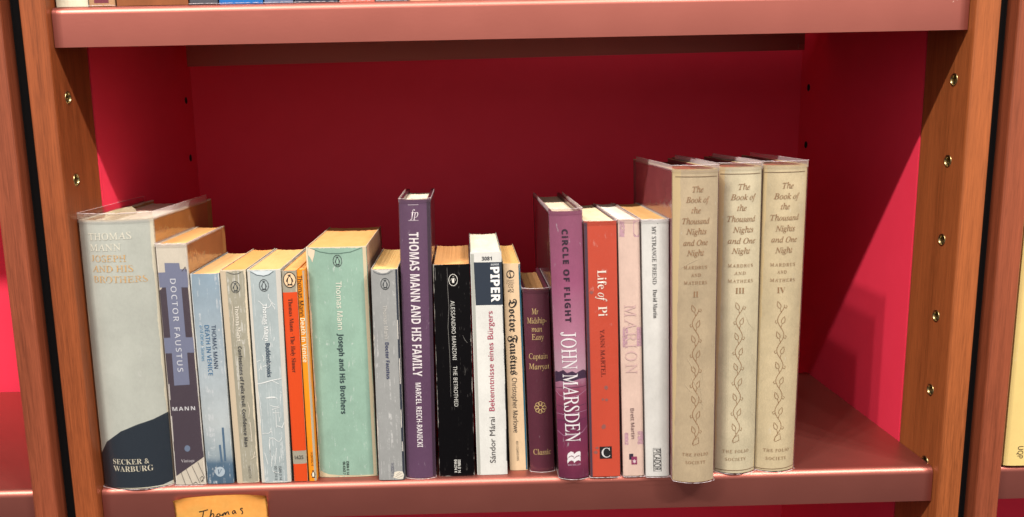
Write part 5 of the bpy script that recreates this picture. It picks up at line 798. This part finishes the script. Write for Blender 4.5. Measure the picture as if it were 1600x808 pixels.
cfg('black', 'paperback_book', 'black paperback with creased spine and small white lettering', (11, 10, 12), (226, 168, 112), wear=(150, 146, 140), wearw=.0001, rough=.3, spec=.22, crease=.25, scuff=.1, pale=(80, 78, 76))
cfg('piper', 'paperback_book', 'white paperback with a dark navy block across the head of its spine', (218, 218, 214), WHT, scuff=.2, side=(150, 152, 146))
cfg('signet', 'paperback_book', 'narrow cream paperback with black gothic lettering down the spine', (226, 196, 160), (226, 180, 116), side=(200, 180, 150))
cfg('midship', 'hardback_book', 'short dark maroon cloth hardback with gold lettering and rosette, shortest of the row', (92, 42, 58), (176, 132, 90), hard=1, rough=.5, cloth=1, sleeve=dict(up=1.5))
cfg('circle', 'hardback_book', 'glossy pink and violet hardback with large white serif capitals, in a clear sleeve', None, (226, 208, 186), hard=1, side=(74, 36, 40), rough=.3,
    ramp=(.10, [(0, (104, 44, 70)), (.08, (126, 52, 80)), (.22, (116, 50, 84)), (.34, (146, 72, 98)), (.385, (168, 116, 142)), (.42, (188, 150, 168)), (.55, (182, 124, 150)), (.75, (158, 88, 122)), (1, (146, 84, 112))]), sleeve=dict(up=2.5))
cfg('pi', 'paperback_book', 'tall flame-red paperback with a black square emblem near its foot', (202, 80, 58), (222, 202, 172), side=(92, 70, 84), rough=.4, mottle=.07, sleeve=dict(up=.8))
cfg('marion', 'paperback_book', 'pale pink paperback with faint mauve lace marks and ghostly capitals', (224, 196, 182), (230, 224, 214), rough=.5, sleeve=dict(up=.8))
cfg('friend', 'paperback_book', 'plain white paperback with thin black lettering, just before the tan volumes', (222, 222, 218), (230, 184, 124), scuff=.3, sleeve=dict(up=.5))
for n_, num in (('folio2', 'II'), ('folio3', 'III'), ('folio4', 'IV')):
    cfg(n_, 'hardback_book', {'II': 'tall tan volume numbered II, pulled out past the shelf edge beside the white paperback', 'III': 'tall tan volume numbered III, between its two matching neighbours', 'IV': 'tall tan volume numbered IV, rightmost of the row'}[num],
        {'II': (188, 170, 140), 'III': (205, 194, 164), 'IV': (203, 187, 152)}[num], (150, 62, 50), hard=1, side=(150, 78, 84), wear=(206, 184, 140), wearw=.0004, mottle=.24, sleeve=dict(up=3.2, off=.5))
BOOKS = {}
for i, k in enumerate(DATA):
    d = DATA[k]; name, label, base, pages, kw = CFG[k]; kw = dict(kw); g = d['g']
    sl = kw.pop('sleeve', None); hard = kw.pop('hard', 0)
    m = cover_mat(base, g[1]*.001, g[5]*.001, seed=i*1.37, **kw)
    bk = Book(name, label, g, m, pages, bool(hard), ROW, 'book'); BOOKS[k] = bk
    bk.ground = tuple(v*1.02 for v in base) if base else (150, 165, 180)
    for pts, c, n, l, kk in d['p']: bk.poly(pts, n, ink(c, 1 if kk.get('lace') else 0, .45), l)
    for a in d['o']: bk.oval(*a)
    for lines, wd, c, n, l in d['s']: bk.strokes(lines, wd, n, ink(c), l)
    for tt in d['t']: bk.text(*tt)
    if k == 'joseph_hb':      # cream jacket flap standing up behind the spine
        h_ = bk.h; bm = bmesh.new(); pv = None
        for q in range(9):
            s_ = q/8; x = bk.X(.30+.05*s_, h_); y = .004+.062*s_; zt = h_+.0035+.0012*math.sin(2.6*s_+.4)-(.005 if q == 0 else 0)-(.003 if q == 8 else 0)
            cur = (bm.verts.new((x+.0005*math.sin(9*s_), y, h_-.012)), bm.verts.new((x, y, zt)))
            if pv: bm.faces.new((pv[0], pv[1], cur[1], cur[0]))
            pv = cur
        bmesh.ops.solidify(bm, geom=list(bm.faces), thickness=.0003); bmesh.ops.recalc_face_normals(bm, faces=bm.faces)
        obj('jacket_flap', bm, page_mat((224, 212, 186)), bk.root, True)
    if sl: bk.sleeve(**sl)

# ------------------------------------------------------------------ books whose feet show on the upper shelf
UP = 'books on the upper shelf showing only their feet'
up = [(2.4, 26.4, 'cream hardback on the upper shelf, leftmost, only its foot in view', (226, 214, 190), 5.8, 205),
      (27.2, 46.6, 'tan and maroon book on the upper shelf beside the cream one', (196, 150, 110), 5.6, 190),
      (48.0, 101.8, 'thick brown wood-coloured book on the upper shelf', (150, 88, 52), 5.6, 215),
      (103.2, 124.0, 'dark grey sleeved book on the upper shelf, left of the bright blue one', (84, 84, 92), 5.6, 198),
      (125.2, 158.2, 'bright blue sleeved book on the upper shelf', (20, 112, 196), 6.2, 205),
      (159.4, 181.0, 'pale slate-blue book on the upper shelf, right of the bright blue one', (110, 124, 160), 6.4, 198),
      (182.2, 214.6, 'dark navy sleeved book on the upper shelf, left of the orange-red one', (48, 54, 74), 7.2, 210),
      (216.2, 242.8, 'orange-red sleeved book on the upper shelf', (222, 104, 78), 8.0, 200),
      (244.0, 268.0, 'black and white mottled book on the upper shelf, right of the orange-red one', (80, 76, 78), 8.2, 195),
      (269.2, 291.6, 'peach book on the upper shelf, left of the pale brown one', (226, 172, 140), 10.0, 200),
      (292.8, 326.0, 'pale brown book on the upper shelf, right of the peach one', (190, 150, 122), 12.0, 205),
      (327.4, 356.0, 'lilac-white book on the upper shelf, last one seen before the frame cuts off', (214, 200, 214), 13.0, 200)]
for i, (xa, xb, label, c, y, h) in enumerate(up):
    g = (xa, xb-xa, xb-xa, 0, y, h, 130, 1.0, 6)
    m = cover_mat(c, g[1]*.001, h*.001, seed=20+i, rough=.3, mottle=.25 if 'mottled' not in label else .6)
    bk = Book('shelved_book', label, g, m, (226, 206, 176), False, UP, 'book', z=H)
    if i == 1: bk.poly([(.22, 2.5), (.22, 190), (.78, 190), (.78, 2.5)], 'spine_panel', ink((120, 28, 52)), 1)
    if i in (1, 3, 4, 5, 6, 7, 8): bk.sleeve(up=1, off=.3)

# ------------------------------------------------------------------ yellow book in the right-hand bookcase
g = (755.9, 34, 34, -.4, 0.2, 250, 150, 1.6, 4)
m = cover_mat((232, 204, 132), .034, .25, seed=31, mottle=.08, side=(210, 170, 100))
bk = Book('hardback_book', 'plain yellow book at the right edge, in the neighbouring bookcase', g, m, (226, 206, 176), True)
bk.text('UQP', 'N', .365, 17.5, .372, 6.8, 4.4, (70, 58, 44), 'publisher_name', {})
bk.poly([(.72, 60), (.72, 150), (.9, 150), (.9, 60)], 'title', ink((80, 64, 46)), 1) if False else None

# ------------------------------------------------------------------ sticky note on the lower shelf's front
note = thing('sticky_note', 'orange sticky note with handwriting, stuck to the front of the rose shelf', 'sticky note', (0.0988, 0, 0))
def note_pt(u, v):   # u 0..1 across, v 0..1 from top edge down
    wd = 0.0775
    x = -0.0388+u*wd+0.0012*v; z = -0.0082+0.0018*(u-.5)+0.0006*math.sin(3*u)-v*0.076
    z += -0.0012*max(0, .12-u)/.12*(1-v)
    y = -0.0008-0.0011*math.exp(-v/.05)*abs(u-.45)*2-0.0016*v*v*1.5-0.0002*math.sin(u*5+v*2)**2
    y -= 0.0030*math.exp(-((u-1)/.16)**2)*math.exp(-v/.05)+0.0022*math.exp(-(u/.13)**2)*math.exp(-v/.06)
    return Vector((x, y, z))
bm = bmesh.new(); NU, NV = 40, 48
rows = [[bm.verts.new(note_pt(i/NU, (j/NV)**1.4)) for i in range(NU+1)] for j in range(NV+1)]
for a, b_ in zip(rows, rows[1:]):
    for i in range(NU): bm.faces.new((a[i], a[i+1], b_[i+1], b_[i]))
bmesh.ops.solidify(bm, geom=list(bm.faces), thickness=0.00012)
bmesh.ops.recalc_face_normals(bm, faces=bm.faces)
t = NT('orange_note_paper'); nn = t.noise(300, 4); 
obj('note_paper', bm, t.fin(t.mix(nn, lin((252, 184, 92), .95), lin((255, 200, 112), 1)), .7, 0, .2), note, True)
# handwriting, traced as pen strokes in millimetres (x right, z up) relative to the note's top left corner
pen = [[(20.0, -13.0), (23.5, -12.4), (27.6, -11.4)], [(24.0, -12.2), (23.2, -15.5), (22.2, -18.6), (21.6, -20.5)],
       [(30.4, -11.6), (29.6, -15.0), (28.6, -18.4), (30.0, -15.8), (31.4, -15.2), (32.0, -16.2), (31.8, -18.6), (32.8, -18.9), (34.0, -17.6)],
       [(36.6, -15.6), (35.0, -16.0), (34.6, -17.6), (35.6, -18.2), (37.0, -17.2), (36.9, -15.7), (37.4, -16.8), (39.0, -17.0)],
       [(39.4, -15.6), (39.4, -17.6), (40.6, -15.4), (41.6, -15.0), (41.6, -16.8), (43.0, -14.6), (44.2, -14.4), (44.2, -16.0), (45.2, -16.6)],
       [(50.0, -13.6), (48.6, -13.6), (47.6, -15.0), (48.2, -16.2), (49.6, -15.0), (50.0, -13.8), (50.2, -15.4), (51.0, -16.0)],
       [(56.6, -11.8), (55.2, -11.6), (54.6, -12.6), (55.8, -14.0), (56.2, -15.6), (55.0, -16.8)]]
def smooth_line(P, n=7):
    out = []
    for i in range(len(P)-1):
        p0, p1, p2, p3 = P[max(i-1, 0)], P[i], P[i+1], P[min(i+2, len(P)-1)]
        for k in range(n):
            s = k/n; out.append(tuple(.5*((2*p1[a])+(-p0[a]+p2[a])*s+(2*p0[a]-5*p1[a]+4*p2[a]-p3[a])*s*s+(-p0[a]+3*p1[a]-3*p2[a]+p3[a])*s**3) for a in (0, 1)))
    return out+[P[-1]]
bm = bmesh.new()
def on_note(x, z):
    u = x/77.5; v = min(1, max(0, -(z)/76.0)); p = note_pt(u, min(1, v+.012)); return Vector((p.x, p.y-0.00012, p.z))
for P in pen:
    Q = smooth_line(P); prev = None
    for i, q in enumerate(Q):
        a, c = Q[max(0, i-1)], Q[min(len(Q)-1, i+1)]; d = Vector((c[0]-a[0], c[1]-a[1]))
        d = d.normalized() if d.length > 1e-6 else Vector((1, 0)); hw = .46
        cur = (bm.verts.new(on_note(q[0]-d.y*hw, q[1]+d.x*hw)), bm.verts.new(on_note(q[0]+d.y*hw, q[1]-d.x*hw)))
        if prev: bm.faces.new((prev[0], prev[1], cur[1], cur[0]))
        prev = cur
bmesh.ops.recalc_face_normals(bm, faces=bm.faces)
obj('handwriting', bm, ink((22, 18, 20)), note)
